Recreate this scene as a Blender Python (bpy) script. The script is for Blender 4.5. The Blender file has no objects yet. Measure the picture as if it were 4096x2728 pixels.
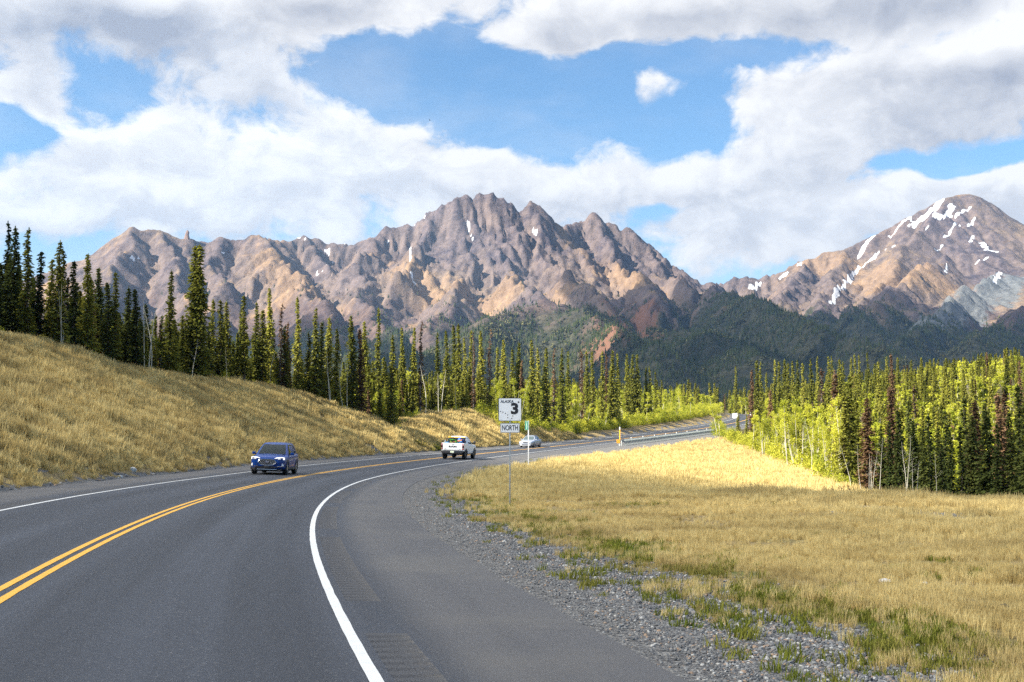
import bpy, bmesh, math, random
import numpy as np
from mathutils import Vector, Matrix, Quaternion

R = math.radians
SC = bpy.context.scene
COL = SC.collection
random.seed(7)
RNG = np.random.default_rng(11)

# ------------------------------------------------------------------ camera
CAM_H = 1.67
PX_F = 5120.0                    # focal length in photo pixels (4096 wide) = 45 mm
HORIZON = 1752.4
PITCH = math.atan((HORIZON - 1364.0) / PX_F)
cam_data = bpy.data.cameras.new('camera')
cam_data.lens = 45.0
cam_data.sensor_width = 36.0
cam_data.clip_start = 0.1
cam_data.clip_end = 40000.0
cam = bpy.data.objects.new('camera', cam_data)
COL.objects.link(cam)
cam.location = (0, 0, CAM_H)
cam.rotation_euler = (R(90) + PITCH, 0, 0)
SC.camera = cam


def project(X, Y, Z):
    """world -> photo pixel (numpy friendly)"""
    c, s = math.cos(PITCH), math.sin(PITCH)
    d = Y * c + (Z - CAM_H) * s
    u = -Y * s + (Z - CAM_H) * c
    return 2048 + PX_F * X / d, 1364 - PX_F * u / d


def ray(px, py):
    c, s = math.cos(PITCH), math.sin(PITCH)
    a = (px - 2048) / PX_F
    b = (1364 - py) / PX_F
    return np.array([a, c - b * s, s + b * c])


def at(px, py, Y):
    """the point seen at a photo pixel, Y metres ahead of the camera"""
    r = ray(px, py)
    return np.array([0, 0, CAM_H]) + r * (Y / r[1])


# ------------------------------------------------------------------ light
SUN_EL = 36.0
SUN_AZ = np.array([-0.91, -0.42])          # horizontal direction towards the sun (left, behind)
SUN_AZ = SUN_AZ / np.linalg.norm(SUN_AZ)
SUN_DIR = np.array([SUN_AZ[0] * math.cos(R(SUN_EL)), SUN_AZ[1] * math.cos(R(SUN_EL)), math.sin(R(SUN_EL))])
sun_data = bpy.data.lights.new('sun', 'SUN')
sun_data.energy = 5.0
sun_data.angle = R(0.53)
sun_data.color = (1.0, 0.93, 0.80)
sun = bpy.data.objects.new('sun', sun_data)
COL.objects.link(sun)
sun.location = (-60, -40, 80)
sun.rotation_euler = Vector(SUN_DIR).to_track_quat('Z', 'Y').to_euler()

SC.view_settings.view_transform = 'Standard'
SC.view_settings.look = 'None'
SC.view_settings.exposure = 1.9
SC.view_settings.gamma = 1.0
SC.view_settings.use_curve_mapping = False
SC.render.engine = 'CYCLES'
cy = SC.cycles
cy.use_denoising = False
try:
    cy.denoiser = 'OPENIMAGEDENOISE'
    cy.denoising_prefilter = 'ACCURATE'
except Exception:
    pass
cy.max_bounces = 6
cy.diffuse_bounces = 3
cy.glossy_bounces = 3
cy.transmission_bounces = 4
cy.transparent_max_bounces = 12
cy.volume_bounces = 0
cy.sample_clamp_indirect = 6.0
cy.caustics_reflective = False
cy.caustics_refractive = False


class NV:
    """a shader socket with arithmetic"""
    def __init__(self, nt, s):
        self.nt, self.s = nt, s

    def op(self, kind, *a, clamp=False):
        n = self.nt.nodes.new('ShaderNodeMath')
        n.operation = kind
        n.use_clamp = clamp
        for i, v in enumerate((self,) + a):
            if isinstance(v, NV):
                self.nt.links.new(v.s, n.inputs[i])
            else:
                n.inputs[i].default_value = v
        return NV(self.nt, n.outputs[0])

    def __add__(self, b): return self.op('ADD', b)
    def __sub__(self, b): return self.op('SUBTRACT', b)
    def __mul__(self, b): return self.op('MULTIPLY', b)
    def __truediv__(self, b): return self.op('DIVIDE', b)
    def __pow__(self, b): return self.op('POWER', b)
    def min(self, b): return self.op('MINIMUM', b)
    def max(self, b): return self.op('MAXIMUM', b)

    def map(self, a, b, c=0.0, d=1.0, smooth=True):
        n = self.nt.nodes.new('ShaderNodeMapRange')
        n.interpolation_type = 'SMOOTHSTEP' if smooth else 'LINEAR'
        self.nt.links.new(self.s, n.inputs[0])
        for i, v in enumerate((a, b, c, d)):
            n.inputs[i + 1].default_value = v
        return NV(self.nt, n.outputs[0])


class NT:
    """node tree helper"""
    def __init__(self, nt):
        self.nt = nt

    def new(self, t, **kw):
        n = self.nt.nodes.new(t)
        for k, v in kw.items():
            setattr(n, k, v)
        return n

    def link(self, a, b):
        self.nt.links.new(a.s if isinstance(a, NV) else a, b)

    def val(self, s): return NV(self.nt, s)

    def vec(self, op, a, b=None, c=None):
        n = self.new('ShaderNodeVectorMath', operation=op)
        for i, v in enumerate((a, b, c)):
            if v is None:
                continue
            if isinstance(v, (tuple, list)):
                n.inputs[i].default_value = v
            else:
                self.link(v, n.inputs[i])
        return n.outputs[1] if op in ('DOT_PRODUCT', 'LENGTH', 'DISTANCE') else n.outputs[0]

    def noise(self, vec, scale=1.0, detail=4.0, rough=0.5, dim='3D', dist=0.0, col=False):
        n = self.new('ShaderNodeTexNoise', noise_dimensions=dim)
        if vec is not None:
            self.link(vec, n.inputs['Vector'])
        n.inputs['Scale'].default_value = scale
        n.inputs['Detail'].default_value = detail
        n.inputs['Roughness'].default_value = rough
        n.inputs['Distortion'].default_value = dist
        return n.outputs[1] if col else NV(self.nt, n.outputs[0])

    def mix(self, fac, a, b):
        n = self.new('ShaderNodeMix', data_type='RGBA')
        if isinstance(fac, (int, float)):
            n.inputs[0].default_value = fac
        else:
            self.link(fac, n.inputs[0])
        for i, v in ((6, a), (7, b)):
            if isinstance(v, (tuple, list)):
                n.inputs[i].default_value = tuple(v) + ((1.0,) if len(v) == 3 else ())
            else:
                self.link(v, n.inputs[i])
        return n.outputs[2]

    def combine(self, x, y, z):
        n = self.new('ShaderNodeCombineXYZ')
        for i, v in enumerate((x, y, z)):
            if isinstance(v, (int, float)):
                n.inputs[i].default_value = v
            else:
                self.link(v, n.inputs[i])
        return n.outputs[0]

    def sep(self, v):
        n = self.new('ShaderNodeSeparateXYZ')
        self.link(v, n.inputs[0])
        return [NV(self.nt, o) for o in n.outputs]


# ------------------------------------------------------------------ sky with cumulus
world = bpy.data.worlds.new('World')
SC.world = world
world.use_nodes = True
world.cycles.sampling_method = 'MANUAL'
world.cycles.sample_map_resolution = 256
wt = world.node_tree
wt.nodes.clear()
w = NT(wt)
tc = w.new('ShaderNodeTexCoord')
dx, dy, dz = w.sep(tc.outputs['Generated'])
sky = w.new('ShaderNodeTexSky', sky_type='NISHITA')
sky.sun_disc = False
sky.sun_elevation = R(SUN_EL)
sky.sun_rotation = math.atan2(SUN_AZ[0], SUN_AZ[1])
sky.altitude = 700.0
sky.air_density = 1.0
sky.dust_density = 0.35
sky.ozone_density = 1.6
az = dx.op('ARCTAN2', dy) * (180 / math.pi)
el = dz.op('ARCSINE') * (180 / math.pi)
P0 = w.combine(az, el, 0.0)


def deg(px, py):                # photo position (2354-px-wide view) -> azimuth, elevation
    r = ray(px * 1.74, py * 1.74)
    return math.degrees(math.atan2(r[0], r[1])), math.degrees(math.asin(r[2] / np.linalg.norm(r)))


# cumulus banks (+) and open blue (-): x, y, half width, half height, weight
BANKS = [(250, 10, 520, 110, .95, 1.6), (820, 0, 260, 70, .90, .1), (90, 205, 110, 55, .75, .3), (260, 340, 330, 70, .55, .5), (560, 190, 190, 80, .62, .5), (300, 470, 620, 100, .80, .4),
         (900, 270, 190, 60, .50, .5), (780, 370, 300, 90, .60, .4), (1060, 420, 190, 80, .60, .4), (1300, 420, 170, 70, .75, .6), (1600, 415, 190, 60, .70, .7), (1265, 90, 150, 60, .62, .3),
         (1498, 180, 62, 76, .85, .3), (1950, 0, 680, 88, 1.05, .8), (1960, 195, 300, 78, .85, .5), (2100, 265, 330, 60, .62, 1.0), (2310, 130, 190, 80, .75, 1.6),
         (1860, 350, 190, 60, .72, .9), (1820, 500, 380, 85, .95, .4), (2290, 440, 210, 80, .85, .4),
         (930, 150, 260, 70, -.62, 0), (1190, 250, 280, 110, -.70, 0), (1680, 120, 330, 40, -.50, 0), (1590, 280, 90, 90, -.62, 0),
         (25, 300, 110, 45, -.95, 0), (230, 185, 110, 60, -.55, 0), (2200, 375, 170, 36, -.75, 0), (1520, 480, 80, 22, -.60, 0)]


def density(q):
    """cloud amount, and how far up in its bank a point lies"""
    d = u = None
    for (bx, by, bw, bh, wt_, sh) in BANKS:
        a0, e0 = deg(bx, by)
        sx, sy = 1 / (bw * 1.74 / PX_F * 57.3), 1 / (bh * 1.74 / PX_F * 57.3)
        v = w.vec('MULTIPLY_ADD', q, (sx, sy, 0), (-a0 * sx, -e0 * sy, 0))
        g = w.val(w.vec('DOT_PRODUCT', v, v)).op('MULTIPLY', -1.0).op('EXPONENT')
        d = g * wt_ if d is None else g.op('MULTIPLY_ADD', wt_, d)
        if sh:
            k = g * w.val(w.vec('DOT_PRODUCT', v, (0, sh, 0)))
            u = k if u is None else u + k
    return d, u


wv = w.noise(w.vec('MULTIPLY', P0, (.20, .30, 0)), 1.0, 2, .5, '2D', col=True)
Q0 = w.vec('MULTIPLY_ADD', w.vec('SUBTRACT', wv, (.5, .5, .5)), (2.2, 1.7, 0), P0)
puff = w.noise(w.vec('MULTIPLY', Q0, (.27, .40, 0)), 1.0, 9, .60, '2D')
puff1 = w.noise(w.vec('MULTIPLY', w.vec('ADD', Q0, (-.5, .8, 0)), (.27, .40, 0)), 1.0, 5, .60, '2D')
dd, up_ = density(Q0)
d0 = dd + (puff - .5) * 1.80 - .15 + el.map(1, 6, .25, 0)
mask = d0.map(-.09, .36)
rim = (puff - puff1).map(-.20, .24)                   # towards the sun the puffs thin out: lit crowns
thick = d0.map(.3, 1.2)
hi = el.map(11.0, 17.5)                               # undersides of the banks overhead
lit = (rim * .44 + .59 + up_ * .95 - thick * .05 - hi * thick * .50).op('MULTIPLY', 1.0, clamp=True)
ccol = w.mix(lit, (2.05, 2.2, 2.6), (5.2, 5.15, 5.1))
low = el.map(-2, 13, 1, 0)
skyc = w.mix(low * .62, w.vec('MULTIPLY', sky.outputs[0], (.62, .80, .89)), (3.5, 4.1, 4.6))
veil = w.noise(w.vec('MULTIPLY', P0, (.09, .22, 0)), 1.0, 5, .6, '2D').map(.35, .75) * .22
fin = w.mix((mask * .96).max(veil + low * .10), skyc, ccol)
bg = w.new('ShaderNodeBackground')
bg.inputs['Strength'].default_value = 0.06
w.link(fin, bg.inputs['Color'])
wo = w.new('ShaderNodeOutputWorld')
w.link(bg.outputs[0], wo.inputs[0])


# ------------------------------------------------------------------ numpy noise
def _hash(ix, iy, seed):
    h = (ix.astype(np.int64) * 374761393 + iy.astype(np.int64) * 668265263 + seed * 974634777) & 0xffffffff
    h = ((h ^ (h >> 13)) * 1274126177) & 0xffffffff
    return (h ^ (h >> 16)) & 0xffffffff


def perlin(x, y, seed=0):
    x0 = np.floor(x); y0 = np.floor(y)
    fx = x - x0; fy = y - y0
    u = fx * fx * fx * (fx * (fx * 6 - 15) + 10); v = fy * fy * fy * (fy * (fy * 6 - 15) + 10)
    def g(ix, iy, ax, ay):
        a = _hash(ix, iy, seed) * (2 * math.pi / 4294967296.0)
        return np.cos(a) * ax + np.sin(a) * ay
    n00 = g(x0, y0, fx, fy); n10 = g(x0 + 1, y0, fx - 1, fy)
    n01 = g(x0, y0 + 1, fx, fy - 1); n11 = g(x0 + 1, y0 + 1, fx - 1, fy - 1)
    return ((n00 + u * (n10 - n00)) * (1 - v) + (n01 + u * (n11 - n01)) * v) * 1.5


def fbm(x, y, seed=0, octv=5, gain=.5, lac=2.03):
    r = 0; a = 1.0
    for i in range(octv):
        r = r + a * perlin(x, y, seed + i * 17); x = x * lac; y = y * lac; a *= gain
    return r


def ridged(x, y, seed=0, octv=5, gain=.5, lac=2.07):
    r = 0; a = 1.0; w_ = 1.0
    for i in range(octv):
        n = 1 - np.abs(perlin(x, y, seed + i * 31)); n = n * n * w_
        r = r + a * n; w_ = np.clip(n * 1.6, 0, 1); x = x * lac; y = y * lac; a *= gain
    return r


def sstep(x, a, b):
    t = np.clip((x - a) / (b - a), 0, 1)
    return t * t * (3 - 2 * t)


# ------------------------------------------------------------------ materials
MATS = {}


def mat(name, col=(.5, .5, .5), rough=.6, metal=0.0, var=0.0, vscale=3.0, spec=None, coat=0.0, bump=0.0, bscale=20.0, rnd=0.0, trans=0.0):
    """principled material whose colour drifts with a world-space noise (var) and from object to object (rnd)"""
    if name in MATS:
        return MATS[name]
    m = bpy.data.materials.new(name)
    m.use_nodes = True
    MATS[name] = m
    t = NT(m.node_tree)
    b = m.node_tree.nodes['Principled BSDF']
    b.inputs['Roughness'].default_value = rough
    b.inputs['Metallic'].default_value = metal
    if spec is not None:
        b.inputs['Specular IOR Level'].default_value = spec
    if coat:
        b.inputs['Coat Weight'].default_value = coat
        b.inputs['Coat Roughness'].default_value = .04
    c = tuple(col) + (1.0,)
    b.inputs['Base Color'].default_value = c
    fac = None
    if var:
        g = t.new('ShaderNodeNewGeometry')
        n = t.noise(g.outputs['Position'], vscale, 4, .6)
        fac = n.map(.25, .75, 1 - var, 1 + var, smooth=False)
    if rnd:
        o = t.new('ShaderNodeObjectInfo')
        q = t.val(o.outputs['Random']).map(0, 1, 1 - rnd, 1 + rnd, smooth=False)
        fac = q if fac is None else fac * q
    if fac is not None:
        t.link(t.vec('MULTIPLY', c[:3], t.combine(fac, fac, fac)), b.inputs['Base Color'])
    if bump:
        g = t.new('ShaderNodeNewGeometry')
        n = t.noise(g.outputs['Position'], bscale, 5, .6)
        bp = t.new('ShaderNodeBump')
        bp.inputs['Strength'].default_value = bump
        bp.inputs['Distance'].default_value = .05
        t.link(n, bp.inputs['Height'])
        t.link(bp.outputs[0], b.inputs['Normal'])
    return m


# ------------------------------------------------------------------ object helpers
def link(o, parent=None):
    COL.objects.link(o)
    if parent is not None:
        o.parent = parent
    return o


def tag(o, label=None, cat=None, group=None, kind=None):
    for k, v in (('label', label), ('category', cat), ('group', group), ('kind', kind)):
        if v:
            o[k] = v
    return o


def mesh_np(name, verts, faces, mats=(), smooth=True, uv=None, attrs=None, mi=None):
    """mesh from numpy vertices and an (n,3|4) face array"""
    me = bpy.data.meshes.new(name)
    verts = np.asarray(verts, np.float32); faces = np.asarray(faces, np.int32)
    nf, k = faces.shape
    me.vertices.add(len(verts)); me.vertices.foreach_set('co', verts.ravel())
    me.loops.add(nf * k); me.loops.foreach_set('vertex_index', faces.ravel())
    me.polygons.add(nf)
    me.polygons.foreach_set('loop_start', np.arange(0, nf * k, k, dtype=np.int32))
    me.polygons.foreach_set('loop_total', np.full(nf, k, np.int32))
    me.polygons.foreach_set('use_smooth', np.full(nf, smooth))
    if mi is not None:
        me.polygons.foreach_set('material_index', np.asarray(mi, np.int32))
    for m in mats:
        me.materials.append(m)
    if uv is not None:
        l = me.uv_layers.new(name='UVMap')
        l.data.foreach_set('uv', np.asarray(uv, np.float32)[faces.ravel()].ravel())
    for k_, a in (attrs or {}).items():
        at_ = me.attributes.new(k_, 'FLOAT', 'POINT')
        at_.data.foreach_set('value', np.asarray(a, np.float32).ravel())
    me.update()
    me.validate()
    return me


def grid_faces(nr, nc):
    i = np.arange(nr - 1)[:, None] * nc + np.arange(nc - 1)[None, :]
    i = i.ravel()
    return np.stack([i, i + 1, i + nc + 1, i + nc], 1)


class MB:
    """collects simple solids; build() links them as one mesh object"""
    def __init__(self):
        self.v, self.f, self.s = [], [], []

    def add(self, vs, fs, smooth=False):
        b = len(self.v)
        self.v += [tuple(map(float, p)) for p in vs]
        for f in fs:
            self.f.append([i + b for i in f]); self.s.append(smooth)
        return self

    def box(self, c, d, rot=None):
        x, y, z = (q / 2 for q in d)
        p = [Vector((sx * x, sy * y, sz * z)) for sz in (-1, 1) for sy in (-1, 1) for sx in (-1, 1)]
        if rot is not None:
            p = [rot @ q for q in p]
        p = [q + Vector(c) for q in p]
        return self.add(p, [(0, 2, 3, 1), (4, 5, 7, 6), (0, 1, 5, 4), (2, 6, 7, 3), (0, 4, 6, 2), (1, 3, 7, 5)])

    def tube(self, pts, rad, n=8, caps=True, smooth=True):
        pts = [Vector(p) for p in pts]
        rad = rad if isinstance(rad, (list, tuple)) else [rad] * len(pts)
        vs, fs = [], []
        for i, p in enumerate(pts):
            t = (pts[min(i + 1, len(pts) - 1)] - pts[max(i - 1, 0)]).normalized()
            a = Vector((0, 0, 1)) if abs(t.z) < .9 else Vector((1, 0, 0))
            u = t.cross(a).normalized(); v_ = t.cross(u)
            for k in range(n):
                an = 2 * math.pi * k / n
                vs.append(p + (u * math.cos(an) + v_ * math.sin(an)) * rad[i])
        for i in range(len(pts) - 1):
            for k in range(n):
                k2 = (k + 1) % n
                fs.append((i * n + k, i * n + k2, (i + 1) * n + k2, (i + 1) * n + k))
        if caps:
            fs.append(tuple(range(n))); fs.append(tuple((len(pts) - 1) * n + k for k in reversed(range(n))))
        return self.add(vs, fs, smooth)

    def loft(self, secs, closed=True, caps=True, smooth=True):
        n = len(secs[0]); vs = [p for s in secs for p in s]; fs = []
        for i in range(len(secs) - 1):
            for k in range(n if closed else n - 1):
                k2 = (k + 1) % n
                fs.append((i * n + k, i * n + k2, (i + 1) * n + k2, (i + 1) * n + k))
        if caps:
            fs.append(tuple(reversed(range(n)))); fs.append(tuple((len(secs) - 1) * n + k for k in range(n)))
        return self.add(vs, fs, smooth)

    def prism(self, poly, off):
        """polygon (3-D points) extruded along a vector"""
        n = len(poly); off = Vector(off)
        a = [Vector(p) for p in poly]; b = [p + off for p in a]
        fs = [tuple(reversed(range(n))), tuple(range(n, 2 * n))]
        fs += [(k, (k + 1) % n, n + (k + 1) % n, n + k) for k in range(n)]
        return self.add(a + b, fs)

    def build(self, name, m, parent=None, bevel=0.0, fix=True, seg=2, xf=None):
        me = bpy.data.meshes.new(name)
        vs = self.v if xf is None else [tuple(xf @ Vector(p)) for p in self.v]
        me.from_pydata(vs, [], self.f)
        me.polygons.foreach_set('use_smooth', self.s)
        me.materials.append(m)
        if fix or bevel:
            bm = bmesh.new(); bm.from_mesh(me)
            if fix:
                bmesh.ops.recalc_face_normals(bm, faces=bm.faces)
            if bevel:
                bmesh.ops.bevel(bm, geom=[e for e in bm.edges if e.is_manifold and e.calc_face_angle(0) > .5], offset=bevel, segments=seg, affect='EDGES', profile=.5, clamp_overlap=True)
                for f in bm.faces:
                    f.smooth = True
            bm.to_mesh(me); bm.free()
        if bevel or any(self.s):
            try:
                me.set_sharp_from_angle(angle=R(42))
            except Exception:
                pass
        me.update()
        return link(bpy.data.objects.new(name, me), parent)


def empty(name, loc=(0, 0, 0), rz=0.0, parent=None):
    o = bpy.data.objects.new(name, None)
    o.empty_display_size = .2
    o.location = loc
    o.rotation_euler = (0, 0, rz)
    return link(o, parent)


def children(o):
    return [c for c in bpy.data.objects if c.parent == o]


def copy_tree(o, parent=None, kids=None):
    c = o.copy(); link(c); c.parent = parent
    for ch in (kids or children)(o):
        copy_tree(ch, c, kids)
    return c


def text_mesh(s, size, m, name, parent=None, loc=(0, 0, 0), rot=(R(90), 0, 0), sx=1.0, shear=0.0, depth=.002, align='CENTER', weight=0.0):
    cu = bpy.data.curves.new(name, 'FONT')
    cu.body = s; cu.size = size; cu.align_x = align; cu.align_y = 'CENTER'; cu.extrude = depth; cu.shear = shear
    cu.offset = weight; cu.resolution_u = 4
    tmp = bpy.data.objects.new('tmp', cu)
    COL.objects.link(tmp)
    dg = bpy.context.evaluated_depsgraph_get()
    me = bpy.data.meshes.new_from_object(tmp.evaluated_get(dg))
    bpy.data.objects.remove(tmp)
    me.materials.clear(); me.materials.append(m)
    o = link(bpy.data.objects.new(name, me), parent)
    o.location = loc; o.rotation_euler = rot; o.scale = (sx, 1, 1)
    return o


def scatter(name, pts, protos, rot, scl, idx, label=None, cat=None):
    """one 'stuff' object: geometry-node instances of prototype meshes on points"""
    n = len(pts)
    me = bpy.data.meshes.new(name)
    me.vertices.add(n); me.vertices.foreach_set('co', np.asarray(pts, np.float32).ravel())
    a = me.attributes.new('rot', 'FLOAT_VECTOR', 'POINT'); a.data.foreach_set('vector', np.asarray(rot, np.float32).ravel())
    a = me.attributes.new('scl', 'FLOAT_VECTOR', 'POINT'); a.data.foreach_set('vector', np.asarray(scl, np.float32).ravel())
    a = me.attributes.new('idx', 'INT', 'POINT'); a.data.foreach_set('value', np.asarray(idx, np.int32).ravel())
    me.update()
    o = link(bpy.data.objects.new(name, me))
    ng = bpy.data.node_groups.new(name, 'GeometryNodeTree')
    ng.interface.new_socket('Geometry', in_out='INPUT', socket_type='NodeSocketGeometry')
    ng.interface.new_socket('Geometry', in_out='OUTPUT', socket_type='NodeSocketGeometry')
    L = ng.links.new
    gi = ng.nodes.new('NodeGroupInput'); go = ng.nodes.new('NodeGroupOutput')
    join = ng.nodes.new('GeometryNodeGeometryToInstance')
    for i, p in enumerate(protos):
        oi = ng.nodes.new('GeometryNodeObjectInfo'); oi.inputs['Object'].default_value = p; oi.inputs['As Instance'].default_value = True
        L(oi.outputs['Geometry'], join.inputs[0])
    def attr(nm, ty):
        q = ng.nodes.new('GeometryNodeInputNamedAttribute'); q.data_type = ty; q.inputs[0].default_value = nm
        return next(s for s in q.outputs if s.enabled)
    iop = ng.nodes.new('GeometryNodeInstanceOnPoints')
    L(gi.outputs[0], iop.inputs['Points'])
    gs = [ng.nodes.new('GeometryNodeInstanceOnPoints') for _ in protos]
    ng.nodes.remove(iop); ng.nodes.remove(join)
    jn = ng.nodes.new('GeometryNodeJoinGeometry')
    for i, (p, g) in enumerate(zip(protos, gs)):
        oi = [q for q in ng.nodes if q.bl_idname == 'GeometryNodeObjectInfo' and q.inputs['Object'].default_value == p][0]
        cmpn = ng.nodes.new('FunctionNodeCompare'); cmpn.data_type = 'INT'; cmpn.operation = 'EQUAL'
        ins = [s for s in cmpn.inputs if s.enabled]
        L(attr('idx', 'INT'), ins[0]); ins[1].default_value = i
        L(gi.outputs[0], g.inputs['Points']); L(cmpn.outputs[0], g.inputs['Selection'])
        L(oi.outputs['Geometry'], g.inputs['Instance'])
        L(attr('rot', 'FLOAT_VECTOR'), g.inputs['Rotation']); L(attr('scl', 'FLOAT_VECTOR'), g.inputs['Scale'])
        L(g.outputs[0], jn.inputs[0])
    L(jn.outputs[0], go.inputs[0])
    md = o.modifiers.new('scatter', 'NODES'); md.node_group = ng
    return tag(o, label, cat, None, 'stuff')


def proto(name, me):
    """a mesh that only serves as an instance source: never linked to the scene"""
    return bpy.data.objects.new(name, me)


# ------------------------------------------------------------------ road alignment (fitted to the traced lines)
KS = np.concatenate([np.arange(-10, 391, 25.), [415, 440, 480, 560]])
K_ = np.array([2.99, 3.17, 3.35, 3.4, 3.32, 3.1, 2.74, 2.27, 1.7, 1.06, .37, -.35, -1.1, -1.85, -2.61, -3.37, -4.13, -4.2, -4.2, -3, -2])
E_ = np.array([3.79, 2.87, 3.87, 3.35, 4.15, 3.67, 2.99, 1.86, .93, .95, 1.39, 1.79, 2.03, 2.21, 2.36, 2.48, 2.54, 2, 1.5, 1, 1])
G_ = np.array([-.32, -.52, -.67, -.39, .12, .63, 1.14, 1.74, 2.41, 3.05, 3.57, 3.94, 4.18, 4.36, 4.5, 4.2, 3.4, 2.6, 2, 2, 2])
RS = np.arange(-60, 520, 1.0)
_k = np.interp(RS, KS, K_) * 1e-3
RE = np.interp(RS, KS, E_) * 1e-2
_g = np.interp(RS, KS, G_) * 1e-2
I0 = 60
RTH = np.cumsum(_k); RTH += -0.23976 - RTH[I0]
RX = np.cumsum(np.sin(RTH)); RX += -2.5442 - RX[I0]
RY = np.cumsum(np.cos(RTH)); RY -= RY[I0]
RZ = np.cumsum(_g); RZ -= RZ[I0]


def road(s, o, dz=0.0):
    """station, offset (right positive) -> world"""
    s = np.asarray(s, float); o = np.asarray(o, float)
    th = np.interp(s, RS, RTH)
    return np.stack([np.interp(s, RS, RX) + o * np.cos(th), np.interp(s, RS, RY) - o * np.sin(th),
                     np.interp(s, RS, RZ) - o * np.interp(s, RS, RE) + dz], -1)


def road_so(X, Y):
    X = np.ravel(X).astype(float); Y = np.ravel(Y).astype(float)
    S = np.empty(len(X)); O = np.empty(len(X))
    for a in range(0, len(X), 20000):
        x = X[a:a + 20000, None]; y = Y[a:a + 20000, None]
        i = ((x - RX) ** 2 + (y - RY) ** 2).argmin(1)
        dx_ = X[a:a + 20000] - RX[i]; dy_ = Y[a:a + 20000] - RY[i]
        t = dx_ * np.sin(RTH[i]) + dy_ * np.cos(RTH[i])
        S[a:a + 20000] = RS[i] + np.clip(t, -1e9 if False else -1, 1)
        O[a:a + 20000] = dx_ * np.cos(RTH[i]) - dy_ * np.sin(RTH[i])
        # beyond the ends use the true distance for the offset
        far = np.abs(t) > 2
        dd = np.sqrt(dx_ ** 2 + dy_ ** 2)
        O[a:a + 20000] = np.where(far, np.where(O[a:a + 20000] >= 0, dd, -dd), O[a:a + 20000])
    return S, O


# crest of the cut bank beside the southbound lane: photo pixels intersected with the 1:2 slope
CREST_PX = [(-500, 1255), (-250, 1300), (0, 1340), (48, 1353), (149, 1374), (262, 1398), (357, 1428), (452, 1466), (565, 1484), (696, 1508), (803, 1532),
            (892, 1541), (975, 1535), (1040, 1553), (1130, 1562), (1249, 1597), (1338, 1627), (1478, 1676), (1579, 1722), (1630, 1742),
            (1650, 1735), (1680, 1690), (1746, 1664), (1835, 1658), (1984, 1670), (2103, 1693), (2192, 1723), (2299, 1757)]
SLOPE = .5


def ER(s):
    """offset of the paved edge on the northbound side"""
    return np.interp(s, [0, 45, 70, 100, 118, 560], [6.06, 6.2, 6.4, 6.8, 7.4, 7.4])


def _crest():
    out = []
    for px, py in CREST_PX:
        r = ray(px, py); r = r / r[1]
        Yv = np.arange(20, 320, .25)
        P = np.array([0, 0, CAM_H]) + Yv[:, None] * r
        s, o = road_so(P[:, 0], P[:, 1])
        d = -o - 6.3
        zs = np.interp(s, RS, RZ) + 6.3 * np.interp(s, RS, RE) + SLOPE * d
        hit = np.where((d > 0) & (zs > P[:, 2]))[0]
        hit = hit[hit > 0]
        if len(hit):
            i = hit[0]
            out.append((s[i], max(d[i] * SLOPE, .15)))
    out.sort()
    return np.array(out)


CR = _crest()
CREST_S = np.concatenate([[-80], CR[:, 0], [CR[-1, 0] + 12, 330, 560]])
CREST_H = np.concatenate([[CR[0, 1] + .6], CR[:, 1], [1.0, 1.2, 1.2]])

# edge of the forest on the other side (world x, y)
FEDGE = np.array([(120, -60), (78, 20), (60, 35), (40, 47), (25.5, 57.5), (18.5, 67), (20, 78), (24, 105), (29.6, 140), (33.5, 190), (37, 240), (50, 290), (63, 330), (69, 360), (66, 420), (40, 480), (10, 520)], float)


def fedge_dist(X, Y):
    """> 0 inside the forest east of the road"""
    X = np.ravel(X); Y = np.ravel(Y)
    best = np.full(len(X), 1e9); sg = np.ones(len(X))
    for a, b in zip(FEDGE[:-1], FEDGE[1:]):
        ab = b - a; L2 = ab @ ab
        t = np.clip(((X - a[0]) * ab[0] + (Y - a[1]) * ab[1]) / L2, 0, 1)
        ddx = X - a[0] - t * ab[0]; ddy = Y - a[1] - t * ab[1]
        d = np.hypot(ddx, ddy)
        c = ab[0] * (Y - a[1]) - ab[1] * (X - a[0])
        m = d < best
        best = np.where(m, d, best); sg = np.where(m, np.where(c < 0, 1, -1), sg)
    return best * sg


TP = np.array([(10, 10, -.5), (30, 10, -.75), (60, 10, -1), (5, 30, -.5), (20, 30, -.8), (45, 30, -1.2), (8, 45, -.55), (20, 50, -1.0), (35, 50, -1.4), (60, 50, -1.6),
               (18, 68, -1.55), (30, 80, -1.9), (60, 80, -2.3), (5, 75, -.75), (12, 110, -.6), (30, 140, -1.2), (45, 140, -2), (80, 140, -2), (34, 190, .5), (50, 190, -.5), (90, 190, 2.5),
               (37, 240, 2.7), (50, 240, 2.4), (90, 240, 10), (60, 300, 4.6), (80, 300, 9.5), (120, 300, 17), (75, 345, 7.6), (100, 345, 13), (150, 350, 22),
               (100, 420, 15), (160, 420, 20), (70, 430, 9.5), (250, 300, 17), (300, 450, 22), (120, 200, 7.5), (180, 200, 12), (70, 180, 1.5), (120, 100, 0), (200, 100, 3), (200, 10, -2),
               (10, -40, -.5), (100, -40, -1.5), (400, 0, 0), (100, 600, 16), (300, 600, 22), (0, 700, 12), (500, 300, 20), (500, 700, 20), (-100, 800, 12)], float)


def _tps():
    n = len(TP); d = np.hypot(TP[:, None, 0] - TP[None, :, 0], TP[:, None, 1] - TP[None, :, 1])
    Kk = np.where(d > 0, d * d * np.log(d + 1e-9), 0) + np.eye(n) * 30
    Pm = np.c_[np.ones(n), TP[:, :2]]
    A = np.block([[Kk, Pm], [Pm.T, np.zeros((3, 3))]])
    return np.linalg.solve(A, np.r_[TP[:, 2], 0, 0, 0])


TW = _tps()


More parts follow.
